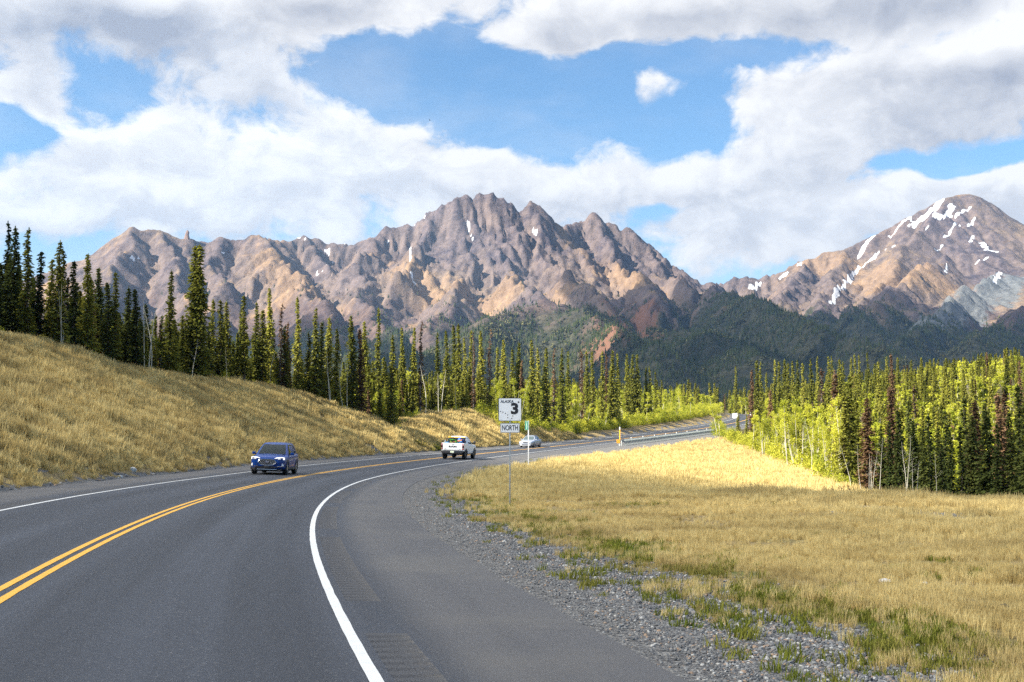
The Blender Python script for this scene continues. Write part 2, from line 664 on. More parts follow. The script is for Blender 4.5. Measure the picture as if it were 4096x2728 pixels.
def z_right(X, Y):
    X = np.ravel(X); Y = np.ravel(Y)
    r = TW[-3] + TW[-2] * X + TW[-1] * Y
    for (a, b, _), wv in zip(TP, TW[:-3]):
        d2 = (X - a) ** 2 + (Y - b) ** 2
        r = r + wv * .5 * d2 * np.log(d2 + 1e-9)
    return np.clip(r, -6, 26)


def ground_z(X, Y, so=None, under=True):
    sh = np.shape(X)
    X = np.ravel(X).astype(float); Y = np.ravel(Y).astype(float)
    s, o = so if so is not None else road_so(X, Y)
    rz = np.interp(s, RS, RZ); e = np.interp(s, RS, RE)
    er = ER(s); edgeR = rz - er * e; edgeL = rz + 6.2 * e
    # west: cut bank
    d = -o - 6.2
    h = np.interp(s, CREST_S, CREST_H)
    h = h + .25 * perlin(s / 9, s * 0 + 3.3, 4)
    h = np.maximum(h, .3)
    bumps = .16 * fbm(X / 3.1, Y / 3.1, 3, 4) * sstep(d, .2, 2)
    a = SLOPE * d + bumps; b = h + .035 * (d - h / SLOPE) + .3 * fbm(X / 9, Y / 9, 8, 3)
    kk = .8
    t = np.clip(.5 + .5 * (b - a) / kk, 0, 1)
    zl = edgeL + b + (a - b) * t - kk * t * (1 - t) - .05
    # east: gravel shoulder, then the field and the forest floor
    d = o - er
    zr_ = z_right(X, Y)
    fd = fedge_dist(X, Y)
    zr_ = zr_ - 1.5 * sstep(fd, .5, 8) + .10 * fbm(X / 4, Y / 4, 21, 4) * sstep(d, 1, 5) + .5 * fbm(X / 22, Y / 22, 5, 3) * sstep(fd, 2, 15)
    gr = edgeR - .015 - .035 * np.clip(d, 0, 3) - .02 * np.clip(d - 3, 0, 4)
    zr = gr + (zr_ - gr) * sstep(d, 1.5, 17)
    zm = rz - o * e - .06
    z = np.where(o < -6.2, zl, np.where(o > er, zr, zm))
    # ease the verge into the pavement
    z = np.where((o >= -6.2) & (o <= er), zm + .045 * np.clip((np.abs(o) - np.where(o > 0, er - .4, 5.75)) / .4, 0, 1), z)
    return z.reshape(sh)


def hit(px, py, y0=6.0, y1=500.0, step=.1):
    """where the sight line through a photo pixel meets the ground"""
    r = ray(px, py); r = r / r[1]
    Yv = np.arange(y0, y1, step)
    P = np.array([0, 0, CAM_H]) + Yv[:, None] * r
    z = ground_z(P[:, 0], P[:, 1])
    i = np.where(z > P[:, 2])[0]
    i = i[0] if len(i) else len(Yv) - 1
    return np.array([P[i, 0], P[i, 1], z[i]])


def line_dist(X, Y, pts):
    X = np.ravel(X); Y = np.ravel(Y); best = np.full(len(X), 1e9)
    pts = np.asarray(pts, float)
    for a, b in zip(pts[:-1], pts[1:]):
        ab = b - a; L2 = ab @ ab + 1e-9
        t = np.clip(((X - a[0]) * ab[0] + (Y - a[1]) * ab[1]) / L2, 0, 1)
        best = np.minimum(best, np.hypot(X - a[0] - t * ab[0], Y - a[1] - t * ab[1]))
    return best


# ------------------------------------------------------------------ masks of the ground cover
BANK_GRAVEL = [hit(*q)[:2] for q in ((1150, 1600), (1230, 1650), (1330, 1700), (1430, 1755), (1480, 1790))]
BANK_GRAVEL2 = [hit(*q)[:2] for q in ((740, 1790), (820, 1830), (900, 1850))]
BANK_GREEN = [hit(*q)[:2] for q in ((1560, 1705), (1620, 1740), (1680, 1765))]
FIELD_BARE = [hit(*q)[:2] for q in ((3250, 2020), (3500, 2050), (3800, 2075))]


def cover(X, Y, so=None):
    """gravel, green, forest-floor and field amounts (0..1) at points"""
    s, o = so if so is not None else road_so(X, Y)
    X = np.ravel(X); Y = np.ravel(Y)
    dr = o - ER(s); dl = -o - 6.2
    n1 = fbm(X / 1.3, Y / 1.3, 40, 4); n2 = fbm(X / 5, Y / 5, 44, 4); n3 = fbm(X / .5, Y / .5, 47, 3)
    far = sstep(s, 120, 200)
    gw = 2.3 + 3.0 * sstep(s, 95, 175)
    grav = 1 - sstep(dr + .9 * n1 + .35 * n3, gw * .75, gw * 1.35)
    grav = np.maximum(grav, (.9 - sstep(dr + 1.2 * n2 + n1, 2.0, 4.6)) * sstep(n1 + .6 * n3, -.25, .35) * (1 - far))
    grav = np.where(dr > -.5, grav, 0)
    ld = line_dist(X, Y, BANK_GRAVEL); ld2 = line_dist(X, Y, BANK_GRAVEL2)
    g2 = (1 - sstep(ld + 1.0 * n1 + .8 * n2, .5, 2.2)) * .85
    g2 = np.maximum(g2, (1 - sstep(ld2 + .8 * n1, .2, 1.4)) * .6)
    g2 = np.maximum(g2, .55 * sstep(n2 - .4 * n1, .42, .75))
    g2 = np.maximum(g2, 1 - sstep(dl + .3 * n1, .05, .5))
    grav = np.where(o < -5.8, np.where(dl > -.5, g2, 0), grav)
    bare = (1 - sstep(line_dist(X, Y, FIELD_BARE) + 1.5 * n1 + 1.5 * n2, .5, 4.0)) * .7
    grav = np.maximum(grav, np.where(o > 8, bare, 0))
    green = np.exp(-((dr - 3.0 - .8 * n2) / 1.5) ** 2) * (.75 + .6 * n1) * (1 - .5 * far)
    green = np.maximum(green, sstep(n2 + .35 * n1, .30, .75) * .55 * (dr > 2))
    green = np.where(o < 0, sstep(n2, .55, .9) * .3 + (1 - sstep(line_dist(X, Y, BANK_GREEN) + n1 * 1.5, 1.5, 5)) * .9, green)
    dc = np.interp(s, CREST_S, CREST_H) / SLOPE
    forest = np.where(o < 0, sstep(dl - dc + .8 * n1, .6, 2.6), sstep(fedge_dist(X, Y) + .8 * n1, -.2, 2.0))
    return np.clip(grav, 0, 1), np.clip(green, 0, 1), np.clip(forest, 0, 1)


# ------------------------------------------------------------------ ground sheet
def axis(lo, hi, fine_lo, fine_hi, step, grow):
    a = list(np.arange(fine_lo, fine_hi + 1e-6, step))
    d = step
    while a[-1] < hi:
        d *= grow; a.append(a[-1] + d)
    d = step
    while a[0] > lo:
        d *= grow; a.insert(0, a[0] - d)
    return np.array(a)


def soil_material():
    m = bpy.data.materials.new('ground'); m.use_nodes = True
    t = NT(m.node_tree); b = m.node_tree.nodes['Principled BSDF']
    b.inputs['Roughness'].default_value = .95; b.inputs['Specular IOR Level'].default_value = .15
    g = t.new('ShaderNodeNewGeometry'); P = g.outputs['Position']
    def A(n):
        q = t.new('ShaderNodeAttribute'); q.attribute_name = n
        return t.val(q.outputs['Fac'])
    fine = t.noise(P, 9.0, 6, .65); mid = t.noise(P, .9, 5, .6)
    dry = t.mix(fine.map(.3, .7), (.13, .095, .045), (.33, .25, .12))
    dry = t.mix(mid.map(.45, .75) * .5, dry, (.17, .13, .06))
    grn = t.mix(fine.map(.3, .7), (.05, .075, .018), (.13, .16, .04))
    vor = t.new('ShaderNodeTexVoronoi'); vor.inputs['Scale'].default_value = 22.0
    t.link(P, vor.inputs['Vector'])
    st = t.sep(vor.outputs['Color'])[0]
    peb = t.mix(st.map(0, 1), (.06, .06, .063), (.22, .216, .205))
    peb = t.mix(t.noise(P, 60, 3, .6).map(.35, .7) * .5, peb, (.11, .105, .10))
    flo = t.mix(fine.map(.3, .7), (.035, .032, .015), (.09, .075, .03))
    c = t.mix(A('green').max(0.0) * mid.map(.3, .6) , dry, grn)
    c = t.mix((A('gravel') + (fine - .5) * .5).map(.35, .6), c, peb)
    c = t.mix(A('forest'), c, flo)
    t.link(c, b.inputs['Base Color'])
    bp = t.new('ShaderNodeBump'); bp.inputs['Strength'].default_value = .9; bp.inputs['Distance'].default_value = .04
    t.link(fine + t.val(vor.outputs['Distance']) * A('gravel') * .8, bp.inputs['Height'])
    t.link(bp.outputs[0], b.inputs['Normal'])
    return m


gx = axis(-900, 1100, -40, 46, .5, 1.055)
gy = axis(-120, 1500, 4, 110, .5, 1.03)
GX, GY = np.meshgrid(gx, gy)
gso = road_so(GX, GY)
GZ = ground_z(GX, GY, gso)
cg = cover(GX, GY, gso)
me = mesh_np('ground', np.stack([GX.ravel(), GY.ravel(), GZ.ravel()], 1), grid_faces(len(gy), len(gx)), [soil_material()],
             attrs={'gravel': cg[0], 'green': cg[1], 'forest': cg[2]})
ground = tag(link(bpy.data.objects.new('ground', me)), 'dry grassy ground with gravel verge and forest floor', None, None, 'structure')


# ------------------------------------------------------------------ carriageway
M_SOIL = me.materials[0]


def asphalt():
    m = bpy.data.materials.new('asphalt'); m.use_nodes = True
    t = NT(m.node_tree); b = m.node_tree.nodes['Principled BSDF']
    g = t.new('ShaderNodeNewGeometry'); P = g.outputs['Position']
    uv = t.new('ShaderNodeUVMap'); o, s, _ = t.sep(uv.outputs[0])
    grain = t.noise(P, 48, 4, .75); spk = t.noise(P, 30, 2, .6)
    long_ = t.noise(t.combine(o * 1.6, s * .05, 0.0), 1.0, 5, .6)
    blot = t.noise(P, .35, 4, .55)
    lane = t.mix(grain.map(.25, .75), (.016, .0195, .027), (.057, .064, .079))
    lane = t.mix(long_.map(.38, .66) * .75, lane, (.024, .027, .034))
    lane = t.mix(spk.map(.62, .70) * .5, lane, (.17, .17, .17))
    sh = t.mix(grain.map(.25, .75), (.054, .053, .054), (.100, .097, .097))
    sh = t.mix(long_.map(.42, .7) * .5, sh, (.053, .053, .057))
    dust = t.mix(blot.map(.4, .7) * .6, sh, (.105, .099, .090))
    edge = o.op('ABSOLUTE')
    c = t.mix((edge + (long_ - .5) * .25).map(4.1, 4.75), lane, dust)
    # polished wheel paths and the darker oil strip between them
    wp = (o * (2 * math.pi / 1.83) + 1.0).op('SINE').map(-1, 1, .80, 1.12) 
    wpm = t.mix(edge.map(3.3, 3.7), t.combine(wp, wp, wp), (1, 1, 1))
    c = t.vec('MULTIPLY', c, wpm)
    # a few transverse cracks and skid marks
    cr = t.noise(t.combine(o * .22, s * 1.3, 0.0), 1.0, 6, .7, dist=.6)
    crack = (cr - .5).op('ABSOLUTE').map(0, .006, 1, 0) * t.noise(P, .12, 2, .5).map(.52, .62)
    c = t.mix(crack * .55, c, (.035, .035, .037))
    t.link(c, b.inputs['Base Color'])
    t.link(grain.map(0, 1, .55, .85), b.inputs['Roughness'])
    b.inputs['Specular IOR Level'].default_value = .35
    bp = t.new('ShaderNodeBump'); bp.inputs['Strength'].default_value = .5; bp.inputs['Distance'].default_value = .008
    t.link(grain + spk * .5, bp.inputs['Height']); t.link(bp.outputs[0], b.inputs['Normal'])
    return m


M_ASPH = asphalt()
SS = np.concatenate([np.arange(-50, 140, .5), np.arange(140, 500, 2.0)])


def ribbon(name, offs, s, dz, m, parent, zfun=None, smooth=True):
    offs = [np.broadcast_to(np.asarray(q, float), s.shape) for q in offs]
    V = np.stack([road(s, q, dz) for q in offs], 1)
    if zfun is not None:
        V[..., 2] += zfun(s)[:, None] * np.array([0] + [1] * (len(offs) - 2) + [0])[None, :]
    uv = np.stack([np.stack([q, s], 1) for q in offs], 1)
    n, k, _ = V.shape
    me = mesh_np(name, V.reshape(-1, 3), grid_faces(n, k), [m], smooth, uv=uv.reshape(-1, 2))
    return link(bpy.data.objects.new(name, me), parent)


RA, RB = 3.80, 4.20          # rumble strip band
er = ER(SS) + .05 * fbm(SS / 3, SS * 0, 61, 4)
el_ = 6.2 + .05 * fbm(SS / 3, SS * 0 + 9, 62, 4)
offs = [-el_, -5.6, -5.0, -RB]
road_o = ribbon('road', offs, SS, 0, M_ASPH, None)
tag(road_o, 'grey two-lane asphalt road curving uphill to the right', None, None, 'structure')
ribbon('carriageway', [-RA, -3, -2, -1, 0, 1, 2, 3, RA], SS, 0, M_ASPH, road_o)
ribbon('paved_shoulder', [RB, 4.8, 5.4, er], SS, 0, M_ASPH, road_o)


def rumble_mat():
    m = bpy.data.materials.new('milled_asphalt'); m.use_nodes = True
    t = NT(m.node_tree); b = m.node_tree.nodes['Principled BSDF']
    g = t.new('ShaderNodeNewGeometry'); P = g.outputs['Position']
    uv = t.new('ShaderNodeUVMap'); o, s, _ = t.sep(uv.outputs[0])
    grain = t.noise(P, 90, 4, .7)
    c = t.mix(grain.map(.3, .7), (.026, .027, .031), (.078, .080, .086))
    c = t.mix(o.op('ABSOLUTE').map(4.0, 4.2) * t.noise(P, 25, 3, .6).map(.4, .6) * .35, c, (.115, .105, .09))
    t.link(c, b.inputs['Base Color']); b.inputs['Roughness'].default_value = .9
    bp = t.new('ShaderNodeBump'); bp.inputs['Strength'].default_value = .8; bp.inputs['Distance'].default_value = .01
    t.link(grain, bp.inputs['Height']); t.link(bp.outputs[0], b.inputs['Normal'])
    return m


M_RUM = rumble_mat()
# milled grooves in blocks of about eleven metres with plain gaps between
s_of_y = lambda y: float(np.interp(y, RY, RS))
b0 = s_of_y(14.0)
for side in (1, -1):
    a, b = (RA, RB) if side > 0 else (-RB, -RA)
    k = -4
    prev = -50.0
    while True:
        s0 = b0 + 13.35 * k; s1 = s0 + 10.8
        k += 1
        if s1 > 136:
            break
        if s1 < 2:
            continue
        if s0 > prev:
            ribbon('rumble_gap', [a, b], np.linspace(prev, s0, max(2, int((s0 - prev) / .5) + 1)), 0, M_ASPH, road_o)
        st = .03 if s0 < 45 else .05
        s = np.linspace(s0, s1, int((s1 - s0) / st) + 1)
        gz = lambda q, s0=s0: -.016 * np.clip(np.sin((q - s0) * 2 * math.pi / .3) * 1.6 - .1, 0, 1)
        ribbon('rumble_strip', [a, a + .02, (a + b) / 2, b - .02, b], s, 0, M_RUM, road_o, gz)
        prev = s1
    ribbon('rumble_gap', [a, b], np.concatenate([np.arange(prev, 140, .5), np.arange(140, 500, 2.0)]), 0, M_ASPH, road_o)

M_WHITE = mat('white_line_paint', (.60, .61, .60), .6, var=.10, vscale=6, bump=.2, bscale=60)
M_YELL = mat('yellow_line_paint', (.70, .37, .024), .6, var=.10, vscale=6, bump=.2, bscale=60)


def stripe(name, o, wd, m):
    n1 = .006 * fbm(SS * 1.3, SS * 0, 77, 3); n2 = .006 * fbm(SS * 1.3, SS * 0 + 5, 78, 3)
    ribbon(name, [o - wd / 2 + n1, o + wd / 2 + n2], SS, .005, m, road_o)


stripe('edge_line', 3.66, .11, M_WHITE)
stripe('edge_line', -3.66, .105, M_WHITE)
stripe('centre_line', -.105, .105, M_YELL)
stripe('centre_line', .105, .105, M_YELL)


# gravel skirt closing the pavement edges
for name, e0, sg_ in (('gravel_verge', er, 1), ('gravel_verge', el_, -1)):
    rows = []
    for d_, dz_ in ((-.20, -.014), (.03, -.010), (.45, -.028), (1.0, None), (1.5, None)):
        P = road(SS, sg_ * (e0 + d_), dz_ or 0.0)
        if dz_ is None:
            P[:, 2] = ground_z(P[:, 0], P[:, 1]) + (.012 if d_ < 1.2 else -.06)
        rows.append(P)
    V = np.stack(rows, 1)
    n = V.shape[0] * V.shape[1]
    gme = mesh_np(name, V.reshape(-1, 3), grid_faces(len(SS), 5), [M_SOIL], True, attrs={'gravel': np.ones(n), 'green': np.zeros(n), 'forest': np.zeros(n)})
    link(bpy.data.objects.new(name, gme), road_o)


# ------------------------------------------------------------------ mountains: ridge spines traced from the photo at estimated distances
def sp(pts, Y=None):
    return [at(p[0], p[1], p[2] if len(p) > 2 else Y) for p in pts]


SKY_L = [(-900, 1330, 4300), (-400, 1230, 4400), (0, 1140, 4500), (150, 1095, 4550), (256, 1052, 4600), (285, 1040, 4600), (333, 1033, 4600), (380, 1006, 4600), (416, 972, 4600), (452, 951, 4600), (493, 933, 4600), (517, 909, 4600),
         (529, 899, 4600), (544, 909, 4600), (559, 917, 4600), (595, 911, 4620), (636, 912, 4640), (672, 926, 4650), (713, 945, 4650), (743, 946, 4650),
         (791, 957, 4680), (826, 962, 4700), (856, 952, 4700), (892, 940, 4700), (927, 957, 4720), (975, 954, 4720), (1011, 937, 4720), (1040, 937, 4720), (1070, 948, 4740),
         (1088, 957, 4750), (1130, 954, 4800), (1183, 952, 4850), (1219, 937, 4880), (1260, 948, 4900), (1308, 969, 4900), (1400, 971, 4900), (1452, 965, 4900), (1484, 942, 4880), (1516, 922, 4880)]
SKY_M = [(1516, 922, 4880), (1581, 894, 4900), (1645, 879, 4900), (1710, 849, 4920), (1742, 821, 4920), (1795, 793, 4920), (1821, 779, 4920), (1835, 786, 4930), (1879, 774, 4940),
         (1928, 763, 4950), (1968, 757, 4950), (1986, 764, 4950), (1992, 785, 4960), (2012, 779, 4960), (2041, 801, 4970), (2073, 825, 4980), (2105, 817, 4980), (2121, 803, 4980), (2154, 805, 4980),
         (2170, 833, 4990), (2194, 857, 5000), (2226, 886, 5020), (2250, 918, 5050)]
SKY_J = [(2250, 918, 5050), (2283, 890, 5250), (2323, 869, 5300), (2347, 881, 5300), (2363, 857, 5300), (2380, 849, 5300), (2408, 853, 5300), (2420, 871, 5300), (2452, 881, 5300), (2476, 911, 5300), (2525, 906, 5300), (2549, 930, 5300), (2573, 962, 5300),
         (2630, 999, 5280), (2694, 1047, 5250), (2735, 1079, 5220), (2799, 1112, 5200), (2856, 1128, 5200), (2880, 1135, 5300)]
SKY_R = [(2880, 1132, 6000), (2930, 1107, 6000), (2981, 1097, 6000), (3007, 1107, 6000), (3083, 1094, 6000), (3134, 1078, 6000), (3191, 1043, 6000), (3235, 1034, 6000), (3286, 1008, 6000), (3331, 997, 6000), (3375, 992, 6000), (3426, 967, 6050),
         (3490, 938, 6050), (3553, 910, 6100), (3616, 875, 6100), (3680, 840, 6150), (3731, 814, 6150), (3782, 786, 6150), (3832, 775, 6200), (3877, 769, 6200), (3909, 779, 6200), (3960, 802, 6200), (3991, 824, 6200), (4017, 852, 6200),
         (4055, 871, 6200), (4096, 894, 6200), (4250, 990, 6150), (4500, 1080, 6100), (4900, 1200, 6000)]
# spine, steepness, cliff height
SPINES = [(sp(SKY_L), 1.0), (sp(SKY_M), 1.35), (sp(SKY_J), 1.25), (sp(SKY_R), 1.0),
          (sp([(529, 899, 4600), (480, 1000, 4300), (430, 1120, 3950), (330, 1250, 3500), (250, 1400, 2900)]), .9),
          (sp([(636, 912, 4640), (690, 1020, 4350), (740, 1130, 4050), (860, 1230, 3650), (900, 1330, 3200)]), .9),
          (sp([(892, 940, 4700), (850, 1040, 4450), (900, 1140, 4150)]), .9),
          (sp([(1040, 937, 4720), (1130, 1030, 4450), (1200, 1120, 4150), (1250, 1190, 3850), (1330, 1290, 3400)]), .9),
          (sp([(1219, 937, 4880), (1330, 1050, 4650), (1400, 1130, 4400)]), .9),
          (sp([(1516, 922, 4880), (1460, 1040, 4600), (1440, 1130, 4300), (1480, 1250, 3800), (1560, 1340, 3300)]), .95),
          (sp([(1742, 821, 4920), (1690, 940, 4780), (1620, 1040, 4550), (1540, 1110, 4250)]), 1.1),
          (sp([(1835, 786, 4930), (1830, 900, 4830), (1840, 990, 4680), (1850, 1075, 4450), (1800, 1190, 4050), (1720, 1290, 3600)]), 1.15),
          (sp([(1986, 765, 4950), (2005, 900, 4850), (2010, 1000, 4680), (2050, 1090, 4350), (2130, 1170, 3950)]), 1.15),
          (sp([(2140, 805, 4980), (2170, 930, 4850), (2230, 1040, 4600), (2310, 1120, 4250), (2420, 1200, 3800)]), 1.15),
          (sp([(2380, 849, 5300), (2420, 960, 5100), (2500, 1060, 4800), (2570, 1140, 4450), (2650, 1230, 3900)]), 1.1),
          (sp([(2573, 962, 5300), (2650, 1080, 5000), (2720, 1150, 4600)]), 1.0),
          # wooded foothills in front
          (sp([(2820, 1150, 4700), (3000, 1185, 3900), (3180, 1245, 3400), (3320, 1310, 3000), (3500, 1400, 2550), (3700, 1480, 2150)]), .75),
          (sp([(1800, 1360, 2700), (1930, 1290, 3000), (2060, 1225, 3350), (2170, 1195, 3450), (2330, 1225, 3300), (2500, 1290, 2900), (2650, 1380, 2400)]), .7),
          (sp([(900, 1420, 2600), (1100, 1400, 2700), (1400, 1400, 2700), (1700, 1410, 2500)]), .5),
          (sp([(2600, 1300, 3300), (2800, 1320, 3000), (3000, 1400, 2500)]), .5),
          # right mountain
          (sp([(3235, 1034, 6000), (3180, 1110, 5600), (3120, 1180, 5100)]), .85),
          (sp([(3375, 992, 6000), (3330, 1080, 5650), (3290, 1170, 5200), (3280, 1230, 4700)]), .85),
          (sp([(3782, 786, 6150), (3690, 930, 5850), (3590, 1050, 5500), (3480, 1160, 5000), (3390, 1260, 4400)]), .9),
          (sp([(3909, 779, 6200), (3850, 920, 5950), (3760, 1040, 5600), (3680, 1040, 5200), (3560, 1150, 4700), (3460, 1270, 4200)]), .9),
          (sp([(4017, 852, 6200), (4020, 960, 5900), (3990, 1080, 5500), (3850, 1160, 5000), (3700, 1260, 4300), (3650, 1350, 3600)]), .85),
          (sp([(4500, 1080, 6100), (4300, 1130, 5300), (4120, 1190, 4600), (3980, 1280, 4000), (3900, 1380, 3300)]), .8)]


def seg_max(X, Y, H, ARC, DST, spine, k, jag, a0):
    """raise H to the spine's flanks; remember the place along the winning spine and the distance from it"""
    pts = np.array(spine); arc = a0
    tab = np.arange(0, 9000, 6.0)
    jt = jag * (fbm(tab / 42, tab * 0 + a0, 91, 3) - .25)
    for a, b in zip(pts[:-1], pts[1:]):
        ab = b[:2] - a[:2]; L = math.hypot(*ab) + 1e-6
        t = np.clip(((X - a[0]) * ab[0] + (Y - a[1]) * ab[1]) / (L * L), 0, 1)
        d = np.hypot(X - a[0] - t * ab[0], Y - a[1] - t * ab[1])
        z = a[2] + t * (b[2] - a[2])
        if jag:
            z = z + np.interp(arc - a0 + t * L, tab, jt)
        drop = np.where(d < 130, 1.0 * k * d, 130 * k + .64 * min(k, 1.0) * (d - 130))
        drop = np.where(d > 700, 130 * k + .64 * min(k, 1) * 570 + .36 * (d - 700), drop)
        h = z - drop
        m = h > H
        H[m] = h[m]; ARC[m] = (arc + t * L)[m]; DST[m] = d[m]
        arc += L
    return arc


MS = 12.0
mx = np.arange(-3800, 5000, MS); my = np.arange(1000, 7300, MS)
MX, MY = np.meshgrid(mx, my)
wxn = 55 * fbm(MX / 420, MY / 420, 101, 4); wyn = 55 * fbm(MX / 420, MY / 420, 131, 4)
MH = np.full(MX.shape, -1e9); ARC = np.zeros(MX.shape); DST = np.zeros(MX.shape)
crest_d = np.full(MX.shape, 1e9)
for spn, k in SPINES[:4]:
    crest_d = np.minimum(crest_d, line_dist(MX, MY, np.array(spn)[:, :2]).reshape(MX.shape))
keep = sstep(crest_d, 20, 260)
a0 = 0.0
for n_, (spn, k) in enumerate(SPINES):
    a0 = seg_max(MX + wxn * keep, MY + wyn * keep, MH, ARC, DST, spn, k, (5, 22, 18, 4)[n_] if n_ < 4 else 26, a0) + 500
base = 6 + (MY - 1000) * .030 + 12 * fbm(MX / 500, MY / 500, 7, 3)
kk = 70.0
t_ = np.clip(.5 + .5 * (MH - base) / kk, 0, 1)
MH = base + (MH - base) * t_ + kk * t_ * (1 - t_)
upper = sstep(MH, 230, 600)
rel = np.clip((MH - base) / 700, 0, 1)
# ribs and gullies run straight down from the crests
ga = ARC + .22 * wxn; amp = sstep(DST, 8, 160) * (1 - .6 * sstep(DST, 380, 900))
mid = sstep(MH, 140, 420)
crag = sstep(MX, -1500, -500) * (1 - sstep(MX, 1100, 1900))
rib = (ridged(ga / 170, DST / 900, 211, 2) - .85) * 30 + (ridged(ga / 70, DST / 480, 213, 3) - .9) * 17
MH += mid * amp * rib * (.22 + 1.0 * crag * (.35 + .65 * upper))
MH += keep * rel * (20 * (ridged(MX / 420, MY / 420, 201, 3) - 1.0) + 7 * fbm(MX / 110, MY / 110, 203, 4))
# broken cliffs: the steep upper rock steps down in benches
st_ = MH / 62 + .9 * fbm(MX / 260, MY / 260, 219, 3)
MH += crag * upper * sstep(DST, 15, 60) * 13 * np.sin(st_ * 2 * math.pi) * sstep(fbm(MX / 140, MY / 140, 221, 3), -.3, .3)


def erode(H, n=200000, steps=44, seed=3, cap=4.0, rate=.28):
    rg = np.random.default_rng(seed)
    ny, nx = H.shape
    for batch in range(3):
        m = n // 3
        x = rg.uniform(2, nx - 3, m); y = rg.uniform(2, ny - 3, m)
        vx = np.zeros(m); vy = np.zeros(m); sed = np.zeros(m); spd = np.ones(m)
        for _ in range(steps):
            ix = x.astype(int); iy = y.astype(int); fx = x - ix; fy = y - iy
            a = H[iy, ix]; b = H[iy, ix + 1]; c = H[iy + 1, ix]; d = H[iy + 1, ix + 1]
            gxx = (b - a) * (1 - fy) + (d - c) * fy; gyy = (c - a) * (1 - fx) + (d - b) * fx
            h = a * (1 - fx) * (1 - fy) + b * fx * (1 - fy) + c * (1 - fx) * fy + d * fx * fy
            vx = vx * .35 - gxx * .65; vy = vy * .35 - gyy * .65
            L = np.hypot(vx, vy) + 1e-6
            nxp = np.clip(x + vx / L, 1, nx - 3); nyp = np.clip(y + vy / L, 1, ny - 3)
            jx = nxp.astype(int); jy = nyp.astype(int); qx = nxp - jx; qy = nyp - jy
            h2 = H[jy, jx] * (1 - qx) * (1 - qy) + H[jy, jx + 1] * qx * (1 - qy) + H[jy + 1, jx] * (1 - qx) * qy + H[jy + 1, jx + 1] * qx * qy
            dh = h2 - h
            capc = np.maximum(-dh, .02) * spd * cap * .12
            er_ = np.where(dh > 0, -np.minimum(dh, sed), np.where(sed > capc, -(sed - capc) * .25, np.minimum((capc - sed) * rate, -dh * .5)))
            for (yy, xx, ww) in ((iy, ix, (1 - fx) * (1 - fy)), (iy, ix + 1, fx * (1 - fy)), (iy + 1, ix, (1 - fx) * fy), (iy + 1, ix + 1, fx * fy)):
                np.subtract.at(H, (yy, xx), er_ * ww)
            sed += er_
            spd = np.clip(np.sqrt(np.maximum(spd * spd - dh * .12, .05)), .2, 4)
            x, y = nxp, nyp
    return H


MH0 = MH.copy()
MH = erode(MH)
MH = MH0 + np.clip(MH - MH0, -45, 12)
m4 = MH.copy()
m4[1:-1, 1:-1] = MH[1:-1, 1:-1] * .84 + .04 * (MH[:-2, 1:-1] + MH[2:, 1:-1] + MH[1:-1, :-2] + MH[1:-1, 2:])
flow = np.clip((MH0 - MH) / 14, 0, 1)
MH = m4


def bil(A, X, Y):
    u = np.clip((X - mx[0]) / MS, 0, len(mx) - 2.001); v = np.clip((Y - my[0]) / MS, 0, len(my) - 2.001)
    i = u.astype(int); j = v.astype(int); fx = u - i; fy = v - j
    return A[j, i] * (1 - fx) * (1 - fy) + A[j, i + 1] * fx * (1 - fy) + A[j + 1, i] * (1 - fx) * fy + A[j + 1, i + 1] * fx * fy


uu = np.linspace(-.66, .70, 1000)
vv = np.concatenate([np.linspace(1010, 2000, 60)[:-1], np.linspace(2000, 3400, 110)[:-1], np.linspace(3400, 6400, 262)])
UU, VV = np.meshgrid(uu, vv)
FX = UU * VV; FY = VV + 0 * UU
FZ = bil(MH, FX, FY)
kp = bil(keep, FX, FY); up = bil(upper, FX, FY); rl = bil(rel, FX, FY)
crg = bil(crag, FX, FY)
FZ += up * (.12 + crg) * (9 * (ridged(FX / 46, FY / 70, 301, 4) - .9) + 5 * fbm(FX / 18, FY / 18, 305, 3)) * (.6 + .4 * kp)
jn = np.clip(((FY - my[0]) / MS + .5).astype(int), 0, len(my) - 1); im = np.clip(((FX - mx[0]) / MS + .5).astype(int), 0, len(mx) - 1)
fa = bil(ARC, FX, FY); fa = np.where(np.abs(fa - ARC[jn, im]) < 30, fa, ARC[jn, im]); fd = bil(DST, FX, FY)
fa = fa + 10 * fbm(FX / 90, FY / 90, 331, 3)
ramp = sstep(fd, 4, 60) * (1 - .7 * sstep(fd, 350, 800))
outc = sstep(fbm(FX / 240, FY / 240, 341, 4) + .25 * sstep(fd, 200, 20), .12, .42) * bil(mid, FX, FY) * (1 - .5 * sstep(FX, 1500, 2200))
FZ += ramp * (.05 + .75 * outc + .8 * crg * up) * (16 * (ridged(fa / 52, fd / 240, 333, 3) - .9) + 8 * (ridged(fa / 19, fd / 110, 335, 2) - .8))
# towers and notches of the summit rock
FZ += crg * up * 14 * np.maximum(ridged(FX / 75, FY / 75, 337, 3) - 1.05, -.25)
FZ += rl * 3.0 * fbm(FX / 60, FY / 60, 311, 3)
FZ -= 30 * (1 - sstep(FY, 1010, 1300))


def hitM(px, py, y0=2000.0):
    r = ray(px, py); r = r / r[1]
    Yv = np.arange(y0, 6500, 5.0)
    P = np.array([0, 0, CAM_H]) + Yv[:, None] * r
    z = bil(MH, P[:, 0], P[:, 1])
    i = np.where(z > P[:, 2])[0]
    i = i[0] if len(i) else np.abs(z - P[:, 2]).argmin()
    return P[i, :2]


